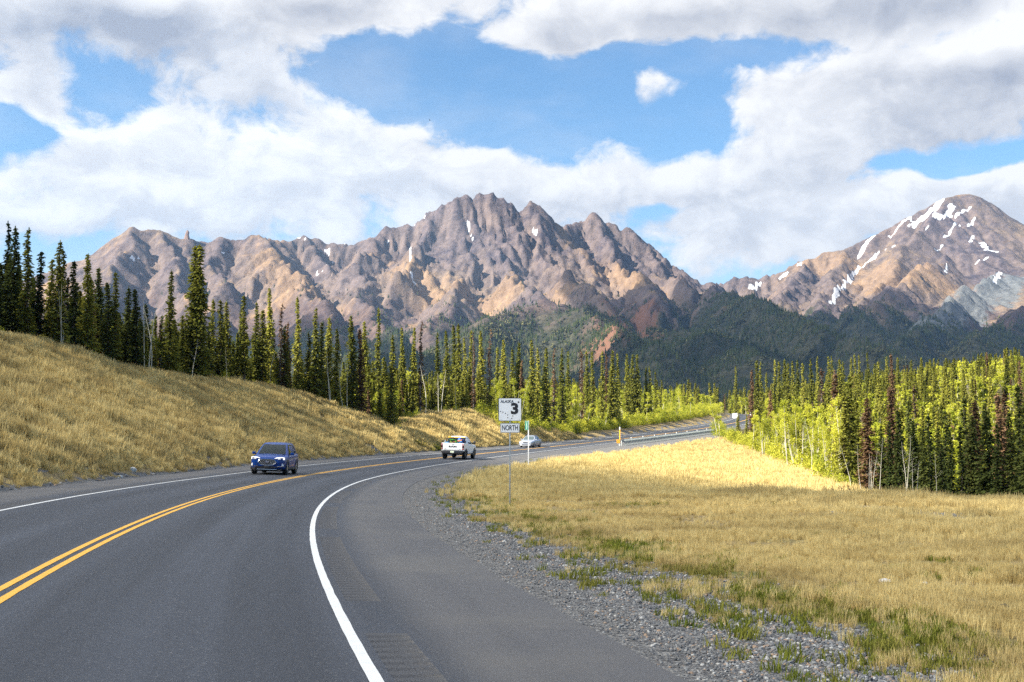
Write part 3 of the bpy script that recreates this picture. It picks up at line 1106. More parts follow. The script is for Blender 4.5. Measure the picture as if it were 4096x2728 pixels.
# snow: polylines (photo pixels dropped on the slope), half width in metres
SNOW = [([(3770, 800), (3720, 850), (3670, 890), (3640, 905)], 26), ([(3810, 830), (3770, 860), (3740, 868)], 24), ([(3640, 870), (3580, 930), (3560, 950)], 9), ([(3500, 945), (3450, 1000), (3435, 1030)], 11),
        ([(3515, 1010), (3470, 1050), (3455, 1065)], 10), ([(3436, 1070), (3410, 1100), (3385, 1125), (3350, 1165), (3335, 1195), (3320, 1215)], 11), ([(3040, 1130), (2995, 1155)], 18),
        ([(3930, 975), (3950, 1000), (3980, 1005)], 20), ([(3890, 950), (3880, 970)], 10), ([(3840, 900), (3800, 930), (3780, 950)], 7), ([(3900, 870), (3870, 905)], 9), ([(3850, 850), (3820, 870)], 12), ([(4000, 1090), (3975, 1125)], 12),
        ([(3720, 900), (3700, 925)], 6), ([(3950, 1030), (3900, 1060)], 6), ([(3150, 1095), (3120, 1115)], 8), ([(3770, 980), (3740, 1000)], 6), ([(3880, 830), (3850, 845)], 9), ([(3190, 1060), (3205, 1055)], 8), ([(3580, 985), (3545, 1000)], 6), ([(3790, 1070), (3780, 1090)], 7),
        ([(1660, 885), (1620, 893), (1595, 897)], 11), ([(1700, 862), (1668, 876)], 7), ([(1872, 890), (1876, 930), (1890, 960), (1895, 970)], 7), ([(2130, 915), (2150, 935)], 7), ([(1645, 1095), (1655, 1130), (1675, 1160)], 8),
        ([(1540, 950), (1552, 955)], 7), ([(1265, 1075), (1285, 1100)], 8), ([(1300, 1000), (1318, 1010)], 8), ([(1340, 970), (1400, 972)], 7), ([(1305, 1065), (1330, 1055)], 5), ([(520, 1032), (555, 1035)], 8), ([(1195, 955), (1220, 960)], 5), ([(885, 1010), (900, 1008)], 5), ([(1640, 1000), (1645, 1050)], 4)]
SCREE = [hitM(*q) for q in ((4060, 1115), (3980, 1140), (3900, 1180), (3820, 1220), (3750, 1260), (3700, 1290))]
SCREE2 = [hitM(*q) for q in ((4060, 1120), (4030, 1170), (4010, 1220))]
SCAR = [hitM(*q) for q in ((2440, 1310), (2500, 1330), (2540, 1320))]
fx_, fy_ = FX.ravel(), FY.ravel()
nz = fbm(fx_ / 30, fy_ / 30, 401, 3); nb = fbm(fx_ / 14, fy_ / 14, 403, 2)
snow = np.zeros(len(fx_))
for pl, wd in SNOW:
    wd = wd * (.55 if pl[0][0] < 2600 else .66)
    d = line_dist(fx_, fy_, [hitM(*q, 3600.0) for q in pl])
    snow = np.maximum(snow, 1 - sstep(d + wd * (.8 * nz + .4 * nb), wd * .7, wd * 1.15))
scree = np.maximum(1 - sstep(line_dist(fx_, fy_, SCREE) + 35 * nz, 48, 80), 1 - sstep(line_dist(fx_, fy_, SCREE2) + 30 * nz, 30, 60))
scar = 1 - sstep(line_dist(fx_, fy_, SCAR) + 50 * nz, 30, 90)
gzx = np.gradient(FZ, axis=1) / np.gradient(FX, axis=1); gzy = np.gradient(FZ, axis=0) / np.gradient(FY, axis=0)
slope = np.hypot(gzx, gzy + gzx * 0).ravel()
zz = FZ.ravel()
nlow = fbm(fx_ / 380, fy_ / 380, 411, 5); nmed = fbm(fx_ / 120, fy_ / 120, 415, 4)
tree_line = 270 + 70 * np.exp(-((fx_ - 100) / 600) ** 2) + 60 * nlow + 70 * sstep(fx_, 100, 900) + 190 * np.exp(-((fx_ - 950) / 420) ** 2)
left_bias = sstep(-fx_, 200, 1200)
forest_m = 1 - sstep(zz + 60 * nmed + 90 * left_bias, tree_line - 70, tree_line + 45)
shrub = 1 - sstep(zz + 110 * nmed + 60 * nlow, 300 - 60 * left_bias, 560)
rock = sstep(slope + .22 * nmed, .72, 1.05) * sstep(zz, 250, 480)
crg1 = bil(crag, fx_, fy_)
rock = np.maximum(rock * .8, outc.ravel() * .9)
rock = np.maximum(rock, crg1 * sstep(zz + 120 * nmed, 470, 720) * .85)
orange = np.clip(.5 + 1.1 * fbm(fx_ / 260 + zz / 300, fy_ / 420, 421, 4) - .2 * rock, 0, 1)
flw = bil(flow, fx_, fy_)
# warm talus aprons and the dark upper walls of the central peak
for pl, wd in (([(1700, 1180), (1850, 1150), (2050, 1160), (2230, 1180)], 190), ([(1080, 1010), (1160, 1090), (1230, 1160)], 120), ([(1620, 1060), (1690, 1110), (1740, 1150)], 110), ([(2260, 930), (2290, 1000)], 90), ([(2480, 1090), (2560, 1110)], 110), ([(3480, 1110), (3640, 1090), (3760, 1150)], 170), ([(3230, 1060), (3330, 1050)], 150)):
    g_ = (1 - sstep(line_dist(fx_, fy_, [hitM(*q) for q in pl]) + 60 * nz, wd * .3, wd * 1.35)) * .8
    orange = np.maximum(orange, g_ * 1.05); rock = rock * (1 - .7 * g_); shrub = shrub * (1 - .8 * g_)
for pl, wd in (([(1760, 900), (1800, 980), (1850, 1010)], 190), ([(1950, 850), (2000, 950), (2060, 1020)], 200), ([(2150, 880), (2200, 980)], 120), ([(2420, 950), (2480, 1010)], 150), ([(3800, 900), (3880, 1000), (3950, 1080)], 260)):
    g_ = 1 - sstep(line_dist(fx_, fy_, [hitM(*q, 3600.0) for q in pl]) + 70 * nz, wd * .4, wd * 1.2)
    rock = np.maximum(rock, g_); orange = orange * (1 - .7 * g_)


def mountain_material():
    m = bpy.data.materials.new('mountain_rock'); m.use_nodes = True
    t = NT(m.node_tree); b = m.node_tree.nodes['Principled BSDF']
    b.inputs['Roughness'].default_value = .95; b.inputs['Specular IOR Level'].default_value = .1
    g = t.new('ShaderNodeNewGeometry'); P = g.outputs['Position']
    def A(n):
        q = t.new('ShaderNodeAttribute'); q.attribute_name = n
        return t.val(q.outputs['Fac'])
    n1 = t.noise(P, .05, 6, .65); n2 = t.noise(P, .012, 5, .6)
    st = t.noise(P, .022, 7, .68)
    tun = t.mix(n1.map(.3, .7), (.104, .074, .054), (.218, .158, .106))
    tun = t.mix(A('orange').map(.46, 1.0), tun, t.mix(n1.map(.3, .7), (.20, .122, .062), (.32, .205, .105)))
    roc = t.mix(st.map(.35, .65), (.040, .034, .044), (.125, .098, .098))
    roc = t.mix(n1.map(.55, .8) * .5, roc, (.19, .12, .085))
    c = t.mix(A('rock'), tun, roc)
    c = t.mix(A('flow') * .35, c, (.23, .17, .13))
    shr = t.mix(n1.map(.35, .65), (.045, .032, .036), (.10, .07, .062))
    c = t.mix((A('shrub') + (n2 - .5) * .9 + (n1 - .5) * .5).map(.3, .75) * .85, c, shr)
    c = t.mix(A('forest') * .85, c, t.mix(n1.map(.35, .7), (.016, .022, .012), (.05, .055, .03)))
    c = t.mix(A('scree') * .9, c, t.mix(n1.map(.3, .7), (.095, .105, .11), (.15, .16, .162)))
    c = t.mix(A('scar') * .8, c, (.17, .085, .055))
    c = t.mix((A('snow') + (n1 - .5) * .5).map(.42, .55), c, (.62, .64, .68))
    t.link(c, b.inputs['Base Color'])
    bp = t.new('ShaderNodeBump'); bp.inputs['Strength'].default_value = 1.0; bp.inputs['Distance'].default_value = 9.0
    t.link(t.noise(P, .045, 8, .72), bp.inputs['Height']); t.link(bp.outputs[0], b.inputs['Normal'])
    return m


me = mesh_np('mountains', np.stack([fx_, fy_, zz], 1), grid_faces(len(vv), len(uu)), [mountain_material()],
             attrs={'snow': snow, 'scree': scree, 'scar': scar, 'rock': rock, 'orange': orange, 'shrub': shrub, 'forest': forest_m, 'flow': flw})
tag(link(bpy.data.objects.new('mountains', me)), 'brown rocky mountain range with snow streaks and wooded foot', None, None, 'structure')

# slim rock needle on the left ridge
q0 = at(749, 950, 4655); q1 = at(749, 921, 4655)
b_ = MB()
hh = q1[2] - q0[2]
b_.tube([(q0[0], q0[1], q0[2] - 12), (q0[0] - 1, q0[1], q0[2] + hh * .35), (q0[0] + 1.5, q0[1], q0[2] + hh * .7), (q0[0], q0[1], q0[2] + hh)], [13, 7.5, 6.5, 2.5], 7, smooth=False)
tag(b_.build('rock_pinnacle', mat('pinnacle_rock', (.17, .11, .085), .95, var=.3, vscale=.2)), 'slim needle of brown rock standing on the mountain ridge', 'rock')


# ------------------------------------------------------------------ unseen clouds towards the sun, added to shade the road and wooded foothills
def cloud_mat(tr):
    m = bpy.data.materials.new('shadow_cloud'); m.use_nodes = True
    nt = m.node_tree; t = NT(nt); nt.nodes.remove(nt.nodes['Principled BSDF'])
    a = t.new('ShaderNodeBsdfTransparent'); b = t.new('ShaderNodeBsdfTranslucent'); d = t.new('ShaderNodeBsdfDiffuse')
    b.inputs[0].default_value = (.9, .9, .92, 1); d.inputs[0].default_value = (.85, .85, .87, 1)
    m1 = t.new('ShaderNodeMixShader'); m1.inputs[0].default_value = .45; t.link(b.outputs[0], m1.inputs[1]); t.link(d.outputs[0], m1.inputs[2])
    m2 = t.new('ShaderNodeMixShader'); m2.inputs[0].default_value = 1 - math.sqrt(tr)
    t.link(a.outputs[0], m2.inputs[1]); t.link(m1.outputs[0], m2.inputs[2])
    t.link(m2.outputs[0], nt.nodes['Material Output'].inputs[0])
    return m


def cloud(poly, ground, alt, thick, label, tr, seed, wob=.12):
    """an unseen cloud sheet shaped so its shadow covers the outline poly (x, y on the ground)"""
    p = np.array(poly, float)
    # resample and roughen the outline
    q = []
    for a, b in zip(p, np.roll(p, -1, 0)):
        for k in range(8):
            q.append(a + (b - a) * k / 8)
    q = np.array(q)
    for _ in range(3):
        q = (np.roll(q, 1, 0) + q * 2 + np.roll(q, -1, 0)) / 4
    c = q.mean(0)
    ang = np.arange(len(q)) / len(q)
    size = np.hypot(*(q - c).T).mean()
    q = c + (q - c) * (1 + wob * fbm(np.cos(ang * 2 * math.pi) * 3 + seed, np.sin(ang * 2 * math.pi) * 3, seed, 3))[:, None]
    sh = -SUN_DIR[:2] / SUN_DIR[2] * (ground - alt)
    rings = []
    for r, top in ((.02, 1.0), (.35, .95), (.65, .8), (.85, .55), (.97, .25), (1.0, 0.0)):
        xy = c + (q - c) * r
        zt = alt + thick * top * (1 + .5 * fbm(xy[:, 0] / (size * .3), xy[:, 1] / (size * .3), seed + 4, 3))
        rings.append(np.c_[xy + sh, zt])
    for r in (.97, .6, .02):
        xy = c + (q - c) * r
        rings.append(np.c_[xy + sh, np.full(len(q), alt - thick * .05)])
    V = np.concatenate(rings); n = len(q)
    F = []
    for i in range(len(rings) - 1):
        for k in range(n):
            k2 = (k + 1) % n
            F.append((i * n + k, (i + 1) * n + k, (i + 1) * n + k2, i * n + k2))
    me = mesh_np('cloud', V, np.array(F), [cloud_mat(tr)])
    return tag(link(bpy.data.objects.new('cloud', me)), label, 'cloud')


# ------------------------------------------------------------------ foliage materials and meshes
def leaf_mat(name, c1, c2, tr=.25, rnd=.22, var=.35, vs=2.0):
    m = bpy.data.materials.new(name); m.use_nodes = True
    nt = m.node_tree; t = NT(nt); nt.nodes.remove(nt.nodes['Principled BSDF'])
    oi = t.new('ShaderNodeObjectInfo'); g = t.new('ShaderNodeNewGeometry')
    n = t.noise(g.outputs['Position'], vs, 3, .6)
    f = n.map(.3, .7) * var + t.val(oi.outputs['Random']) * (1 - var)
    c = t.mix(f, c1, c2)
    q = t.val(oi.outputs['Random']).map(0, 1, 1 - rnd, 1 + rnd, smooth=False)
    c = t.vec('MULTIPLY', c, t.combine(q, q, q))
    d = t.new('ShaderNodeBsdfDiffuse'); s = t.new('ShaderNodeBsdfTranslucent')
    t.link(c, d.inputs[0]); t.link(c, s.inputs[0])
    mx_ = t.new('ShaderNodeMixShader'); mx_.inputs[0].default_value = tr
    t.link(d.outputs[0], mx_.inputs[1]); t.link(s.outputs[0], mx_.inputs[2])
    t.link(mx_.outputs[0], nt.nodes['Material Output'].inputs[0])
    return m


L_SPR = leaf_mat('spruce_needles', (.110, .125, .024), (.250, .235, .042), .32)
L_SHADED = leaf_mat('shade_painted_needles', (.040, .060, .020), (.090, .100, .026))  # darker copy of the needles: cloud shade painted into the colour
L_DEAD = leaf_mat('dead_brown_needles', (.095, .060, .036), (.19, .115, .062))
L_BIRCH = leaf_mat('fresh_birch_leaves', (.30, .35, .03), (.48, .46, .06), .45)
L_SHRUB = leaf_mat('willow_leaves', (.25, .30, .03), (.44, .41, .055), .4)
B_SPR = mat('spruce_bark', (.075, .058, .045), .95, var=.3, vscale=8)
B_GREY = mat('dead_bark', (.17, .155, .14), .95, var=.3, vscale=6)
B_BIR = mat('birch_bark', (.46, .43, .35), .8, var=.25, vscale=5)


def quads(c, u, v):
    n = len(c)
    V = np.stack([c - u - v * .15, c - v, c + u + v * .15, c + v], 1).reshape(-1, 3)
    return V, np.arange(n * 4).reshape(n, 4)


def tubes(paths, nseg=5):
    V, F = [], []
    for pts, rad in paths:
        b = len(V)
        pts = [Vector(p) for p in pts]
        for i, p in enumerate(pts):
            t = (pts[min(i + 1, len(pts) - 1)] - pts[max(i - 1, 0)]).normalized()
            a = Vector((0, 0, 1)) if abs(t.z) < .8 else Vector((1, 0, 0))
            u = t.cross(a).normalized(); w_ = t.cross(u)
            for k in range(nseg):
                an = 2 * math.pi * k / nseg
                V.append(tuple(p + (u * math.cos(an) + w_ * math.sin(an)) * rad[i]))
        for i in range(len(pts) - 1):
            for k in range(nseg):
                k2 = (k + 1) % nseg
                F.append((b + i * nseg + k, b + i * nseg + k2, b + (i + 1) * nseg + k2, b + (i + 1) * nseg + k))
    return np.array(V), np.array(F)


def spruce(seed, rad=1.25, full=1.0, gappy=.12, base=.06, sag=.35, quad=.155):
    """unit-height-10 spire: trunk mesh and crown mesh"""
    rg = np.random.default_rng(seed)
    H = 10.0
    lean = rg.normal(0, .10, 2)
    ax = lambda z: np.array([lean[0] * z / H + .05 * math.sin(z * 1.3 + seed), lean[1] * z / H + .05 * math.cos(z * 1.1 + seed)])
    zs = np.linspace(-.4, H * .985, 12)
    tv, tf = tubes([([(*ax(z), z) for z in zs], [.135 * (1 - max(z, 0) / H) ** .8 + .012 for z in zs])], 6)
    C, U, W = [], [], []
    z = base * H
    clump = rg.uniform(.7, 1.25, 40)
    while z < H - .05:
        t = z / H
        r = rad * ((1 - t) ** .85 * .80 + .20 * (1 - t) ** .3) * clump[int(t * 26) % 40] * full
        if t > .93:
            r = .20 * (1 - t) / .07 + .05
        if t < .2:
            r *= .75 + 1.2 * t
        nb = rg.integers(5, 8)
        a0 = rg.uniform(0, 6.28)
        for k in range(nb):
            if rg.random() < gappy:
                continue
            a = a0 + k * 6.283 / nb + rg.normal(0, .25)
            L = r * rg.uniform(.65, 1.12)
            m = max(2, int(L / (quad * .5)))
            for j in range(m):
                f = (j + rg.uniform(.3, 1)) / m
                rr = L * f
                zz_ = z - sag * L * f ** 1.2 + .12 * L * f ** 3 + rg.normal(0, .035)
                p = np.array([*(ax(z) + rr * np.array([math.cos(a), math.sin(a)])), zz_])
                side = rg.normal(0, .07 + .12 * f * min(L, 1))
                p[:2] += side * np.array([-math.sin(a), math.cos(a)])
                sz = quad * rg.uniform(.7, 1.25)
                d = np.array([math.cos(a + side * 2), math.sin(a + side * 2), -.35 + rg.normal(0, .3)]); d /= np.linalg.norm(d)
                n_ = np.array([math.cos(a) * .55, math.sin(a) * .55, .75]) + rg.normal(0, .42, 3); q = np.cross(d, n_); q /= np.linalg.norm(q) + 1e-6
                C.append(p); U.append(d * sz); W.append(q * sz * .62)
        z += rg.uniform(.10, .165)
    # leader
    for j in range(8):
        C.append(np.array([*ax(H), H - .3 + j * .05])); d = rg.normal(0, 1, 3); d[2] = abs(d[2]) + .8; d /= np.linalg.norm(d)
        U.append(d * .10); q = np.cross(d, rg.normal(0, 1, 3)); W.append(q / (np.linalg.norm(q) + 1e-6) * .05)
    cv, cf = quads(np.array(C), np.array(U), np.array(W))
    return (tv, tf), (cv, cf)


def birch(seed, H=8.0, stems=2, leaves=900, spread=1.3, leaf=.058, bare=False, low=.25):
    rg = np.random.default_rng(seed)
    paths = []; tips = []
    for s_ in range(stems):
        a = rg.uniform(0, 6.28); ln = rg.uniform(.0, .14) if not bare else rg.uniform(.02, .12)
        h = H * rg.uniform(.75, 1.0) if s_ else H
        b0 = np.array([math.cos(a), math.sin(a), 0]) * (.1 + .25 * s_ * rg.random())
        pts = []; n = 7
        w1 = rg.normal(0, .12, 2)
        for i in range(n):
            f = i / (n - 1)
            pts.append(b0 + np.array([math.cos(a) * ln * h * f ** 1.3 + w1[0] * math.sin(f * 5), math.sin(a) * ln * h * f ** 1.3 + w1[1] * math.sin(f * 4), f * h - .3]))
        r0 = .055 * (H / 8) * rg.uniform(.8, 1.2)
        paths.append((pts, [r0 * (1 - .85 * i / (n - 1)) for i in range(n)]))
        nb = 12 if not bare else 9
        for k in range(nb):
            f = rg.uniform(low, .97); i = f * (n - 1); i0 = int(i); p = pts[i0] + (pts[min(i0 + 1, n - 1)] - pts[i0]) * (i - i0)
            b = rg.uniform(0, 6.28); L = spread * (1.1 - f) ** .5 * rg.uniform(.5, 1.1)
            e = p + np.array([math.cos(b) * L * .8, math.sin(b) * L * .8, L * rg.uniform(.4, .9)])
            mid = (p + e) / 2 + np.array([0, 0, -.05 * L])
            paths.append(([p, mid, e], [r0 * .38 * (1.1 - f), r0 * .25 * (1.1 - f), .006]))
            tips.append((p, e))
    tv, tf = tubes(paths, 4)
    if bare:
        return (tv, tf), None
    i = rg.integers(0, len(tips), leaves); f = rg.uniform(.25, 1.12, leaves)
    a = np.array([q[0] for q in tips])[i]; b = np.array([q[1] for q in tips])[i]
    C = a + (b - a) * f[:, None] + rg.normal(0, .16, (leaves, 3))
    d = rg.normal(0, 1, (leaves, 3)); d /= np.linalg.norm(d, axis=1)[:, None]
    q = np.cross(d, rg.normal(0, 1, (leaves, 3))); q /= np.linalg.norm(q, axis=1)[:, None]
    sz = leaf * rg.uniform(.7, 1.4, leaves)[:, None]
    return (tv, tf), quads(C, d * sz, q * sz * .8)


def shrub_mesh(seed, leaves=480, r=.9, h=1.3, leaf=.058):
    rg = np.random.default_rng(seed)
    a = rg.uniform(0, 6.28, leaves); f = rg.random(leaves) ** .6; z = rg.random(leaves)
    C = np.c_[np.cos(a) * f * r * (1 - .4 * z), np.sin(a) * f * r * (1 - .4 * z), z * h * (1 - .3 * f) + .05]
    C += rg.normal(0, .08, C.shape)
    d = rg.normal(0, 1, (leaves, 3)); d /= np.linalg.norm(d, axis=1)[:, None]
    q = np.cross(d, rg.normal(0, 1, (leaves, 3))); q /= np.linalg.norm(q, axis=1)[:, None]
    sz = leaf * rg.uniform(.6, 1.4, leaves)[:, None]
    return quads(C, d * sz, q * sz * .7)


SPR = []
for i, (rad, full, gap, base_) in enumerate([(1.25, 1, .10, .05), (1.05, 1, .15, .08), (.90, 1, .12, .05), (1.35, 1, .10, .04), (.75, 1.0, .18, .10), (1.1, .9, .25, .12), (1.15, 1, .1, .03), (.85, 1, .2, .16)]):
    (tv, tf), (cv, cf) = spruce(100 + i, rad, full, gap, base_)
    SPR.append((mesh_np('spruce_trunk', tv, tf, [B_SPR]), mesh_np('spruce_crown', cv, cf, [L_SPR], False), mesh_np('spruce_crown_dark', cv, cf, [L_SHADED], False), mesh_np('spruce_crown_brown', cv, cf, [L_DEAD], False)))
# sparse dead spires
for i in range(3):
    (tv, tf), (cv, cf) = spruce(140 + i, .8, .8, .45, .12, .5, .13)
    SPR.append((mesh_np('spruce_trunk', tv, tf, [B_GREY]), None, None, mesh_np('spruce_crown_brown', cv, cf, [L_DEAD], False)))
BIR = []
for i in range(6):
    (tv, tf), (cv, cf) = birch(200 + i, 8.0, 1 + i % 3, 2100 + 250 * (i % 3), 1.2 + .2 * (i % 2), low=.2 + .1 * (i % 3))
    BIR.append((mesh_np('birch_trunk', tv, tf, [B_BIR]), mesh_np('birch_crown', cv, cf, [L_BIRCH], False)))
BARE = []
for i in range(4):
    (tv, tf), _ = birch(240 + i, 7.0, 1 + i % 2, 0, 1.3, bare=True, low=.45)
    BARE.append(mesh_np('bare_trunk', tv, tf, [B_BIR]))


def plant(name, x, y, h, parts, label, cat, group, H0=10.0, rz=None, wide=1.0, lean=0.0):
    z = float(ground_z(np.array([x]), np.array([y]))[0])
    o = empty(name, (x, y, z - .05), rz if rz is not None else RNG.uniform(0, 6.28))
    k = h / H0
    o.scale = (k * wide, k * wide, k)
    if lean:
        o.rotation_euler = (RNG.normal(0, lean), RNG.normal(0, lean), o.rotation_euler[2])
    for nm, me in parts:
        if me is not None:
            link(bpy.data.objects.new(nm, me), o)
    tag(o, label, cat, group)
    return o


def edge_y(px, back=1.0, y0=30.0, y1=330.0):
    """first point along a photo column that lies inside the forest, 'back' metres behind its edge"""
    Yv = np.arange(y0, y1, .5); a = (px - 2048) / PX_F
    X = a * Yv
    s, o = road_so(X, Yv)
    dc = np.interp(s, CREST_S, CREST_H) / SLOPE
    dl = -o - 6.2 - np.where(s > 205, 3.0, dc)
    ins = np.where(o < 0, dl, fedge_dist(X, Yv)) > back
    # the last stretch of forest, seen beyond the last bit of road or field along this column
    out = np.where(~ins)[0]
    i = (out[-1] + 1) if len(out) else 0
    if i >= len(Yv):
        i = len(Yv) - 1
    return float(Yv[i])


CELLS = {}


def free(x, y, dmin):
    k = (int(x // 2), int(y // 2))
    for a in (-1, 0, 1):
        for b in (-1, 0, 1):
            for (u, v) in CELLS.get((k[0] + a, k[1] + b), ()):
                if (u - x) ** 2 + (v - y) ** 2 < dmin * dmin:
                    return False
    CELLS.setdefault(k, []).append((x, y))
    return True


NSPR = [0]


def put_spruce(px, py, Y, kind='green', pi=None, wide=None, lo=5.0, hi=14.5, label=None, group=None, dmin=.5):
    x = (px - 2048) / PX_F * Y
    for _ in range(6):
        if free(x, Y, dmin):
            break
        Y += .7; x = (px - 2048) / PX_F * Y
    zt = at(px, py, Y)[2]
    zg = float(ground_z(np.array([x]), np.array([Y]))[0])
    h = float(np.clip(zt - zg, lo, hi))
    if pi is None:
        pi = int(RNG.integers(0, 8))
    wd = wide if wide is not None else float(np.clip(10.0 / h, .8, 1.35) * RNG.uniform(.85, 1.12))
    t = SPR[pi]
    west = x < float(np.interp(Y, RY, RX))
    if kind == 'brown':
        parts = [('trunk', t[0]), ('crown', t[3])]
        lab = label or ('dead rust brown spruce among the green ones, wood above the tan bank' if west else 'dead rust brown spruce in the wood below the guardrail side')
        grp = group or ('dead spruces above the bank' if west else 'dead spruces across the field')
    else:
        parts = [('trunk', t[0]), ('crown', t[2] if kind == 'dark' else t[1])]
        if west:
            lab = label or 'green spruce with narrow spire in the wood above the tan cut bank'
            grp = group or 'spruces above the cut bank'
        else:
            lab = label or ('dark spruce with shade painted into its needles, edge of the tan field' if kind == 'dark' else 'sunlit yellow green spruce in the wood on the guardrail side of the road')
            grp = group or ('shaded spruces at the field edge' if kind == 'dark' else 'sunlit spruces on the guardrail side')
        NSPR[0] += 1
    return plant('spruce_tree', x, Y, h, parts, lab, 'tree', grp, 10.0, None, wd)


# ------------------------------------------------------------------ wood above the cut bank: tops read from the photo
LEFT_TOPS = [(-60, 900), (10, 885), (32, 905), (100, 912), (60, 1010), (140, 1005), (185, 1035), (222, 962), (236, 995), (290, 1045), (262, 1110), (345, 1015), (390, 1072), (430, 1130), (456, 1088), (500, 1148), (540, 1155),
             (585, 1215), (620, 1260), (845, 1195), (885, 1200), (906, 1204), (960, 1235), (977, 1182), (1015, 1207), (1045, 1240), (1072, 1152), (1190, 1187), (1262, 1230), (1285, 1285), (1309, 1268),
             (1345, 1313), (1407, 1262), (1460, 1286), (1511, 1215), (1565, 1337), (1606, 1310), (1657, 1310), (1749, 1328), (1790, 1322), (1820, 1289), (1835, 1295), (1862, 1350), (1880, 1322), (1921, 1277), (1990, 1390),
             (2010, 1355), (2046, 1343), (2072, 1370), (2126, 1316), (2150, 1395), (2186, 1370), (2248, 1355), (2272, 1349), (2350, 1370), (2370, 1349), (2410, 1372), (2447, 1346), (2471, 1355), (2507, 1400), (2528, 1378), (2548, 1402),
             (2584, 1467), (2602, 1467), (2623, 1476), (1230, 1330), (1140, 1300), (720, 1260), (740, 1300), (560, 1280), (480, 1250)]
for px, py in LEFT_TOPS:
    back = RNG.uniform(1.0, 4.0) if px < 1400 else RNG.uniform(1.0, 9.0)
    put_spruce(px, py, edge_y(px, back), 'dark' if px < 700 and RNG.random() < .6 else 'green', lo=4.5)
put_spruce(672, 1080, edge_y(672, 2.0), 'green', 1, .95, label='tall spruce with forked thin top above the pale flat boulder', group=None)
# the big double-topped spruce
Yd = edge_y(775, 2.2)
for px, py, pi in ((766, 978, 3), (791, 982, 6)):
    o = put_spruce(px, py, Yd, 'green', pi, 1.12, dmin=.05, label='tallest spruce on the bank, one of a close pair with twin spires', group='twin spires on the bank')
for px, py in ((1120, 1215), (1150, 1290), (1443, 1316), (1680, 1283), (1894, 1328), (1960, 1316), (2215, 1375), (2323, 1331), (2330, 1400), (640, 1290), (2425, 1400), (2090, 1440)):
    put_spruce(px, py, edge_y(px, RNG.uniform(1, 5)), 'brown', int(RNG.choice([8, 9, 10, 4, 2])), lo=4.5)

# ------------------------------------------------------------------ wood on the guardrail side: far skyline and shaded front edge
RIGHT_TOPS = [(2943, 1465), (3027, 1443), (3045, 1449), (3067, 1490), (3099, 1413), (3118, 1437), (3137, 1414), (3153, 1424), (3172, 1417), (3190, 1408), (3217, 1397), (3247, 1408), (3273, 1409), (3311, 1424), (3330, 1424), (3356, 1430),
              (3372, 1446), (3404, 1430), (3426, 1416), (3437, 1418), (3475, 1409), (3499, 1452), (3515, 1446), (3550, 1427), (3594, 1430), (3645, 1440), (3685, 1430), (3709, 1462), (3737, 1481), (3785, 1464), (3813, 1491), (3855, 1491),
              (3893, 1471), (3912, 1484), (3934, 1440), (3972, 1471), (3982, 1449), (4036, 1433), (4061, 1443), (4110, 1440), (4150, 1450)]
for px, py in RIGHT_TOPS:
    put_spruce(px, py, RNG.uniform(215, 290) if px > 3000 else 330, 'green', lo=6)
for px, py in ((3007, 1480), (3572, 1416), (3083, 1560), (4083, 1440)):
    put_spruce(px, py, RNG.uniform(200, 240), 'brown', None)
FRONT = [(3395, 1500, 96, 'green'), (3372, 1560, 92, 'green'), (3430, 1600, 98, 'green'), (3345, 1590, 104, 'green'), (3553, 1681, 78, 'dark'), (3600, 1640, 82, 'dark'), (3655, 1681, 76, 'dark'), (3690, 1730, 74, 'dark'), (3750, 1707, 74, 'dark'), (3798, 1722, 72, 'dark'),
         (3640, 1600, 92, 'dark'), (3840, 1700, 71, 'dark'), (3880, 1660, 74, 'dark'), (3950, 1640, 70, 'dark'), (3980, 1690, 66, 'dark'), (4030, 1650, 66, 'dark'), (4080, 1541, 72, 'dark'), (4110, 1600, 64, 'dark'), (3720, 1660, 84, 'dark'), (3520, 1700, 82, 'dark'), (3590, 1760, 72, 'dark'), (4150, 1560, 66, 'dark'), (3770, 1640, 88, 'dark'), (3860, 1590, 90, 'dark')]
for px, py, Y, k in FRONT:
    put_spruce(px, py, Y, k, None, RNG.uniform(1.0, 1.3), lo=4)
for px, py, Y, pi in ((3470, 1586, 80, 3), (3569, 1554, 90, 1), (3345, 1497, 112, 1), (3902, 1605, 76, 0), (3998, 1573, 92, 2), (4020, 1567, 98, 1), (3290, 1470, 170, 9), (3330, 1480, 170, 8), (3660, 1540, 130, 9)):
    put_spruce(px, py, Y, 'brown', pi, 1.15)

# ------------------------------------------------------------------ fill the woods behind
def in_view(x, y, m=60):
    u = 2048 + PX_F * x / y
    return -m < u < 4096 + m


def fill(n, sampler, hfun, near_kind, brown=.06, dmin=1.1):
    k = 0; tries = 0
    while k < n and tries < n * 30:
        tries += 1
        x, y = sampler()
        if not in_view(x, y) or not free(x, y, dmin):
            continue
        h = hfun(x, y)
        if RNG.random() < brown:
            kind, pi = 'brown', int(RNG.choice([8, 9, 10, 2, 4]))
        else:
            kind, pi = near_kind(x, y), int(RNG.integers(0, 8))
        zg = float(ground_z(np.array([x]), np.array([y]))[0])
        u, v = project(x, y, zg + h)
        put_spruce(u, v, y, kind, pi, None, lo=3.0, dmin=0)
        k += 1


def samp_left():
    s = RNG.uniform(55, 205); dc = float(np.interp(s, CREST_S, CREST_H)) / SLOPE
    o = -(6.2 + dc + 2.0 + RNG.random() ** 1.5 * 26)
    p = road(s, o)
    return float(p[0]), float(p[1])


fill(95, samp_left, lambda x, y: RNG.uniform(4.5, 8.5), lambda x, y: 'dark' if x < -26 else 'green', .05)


def samp_right():
    t = RNG.random() ** .9
    y = 66 + 190 * t
    x = RNG.uniform(14, 130)
    return (x, y) if fedge_dist(np.array([x]), np.array([y]))[0] > 2.5 else (1e4, y)


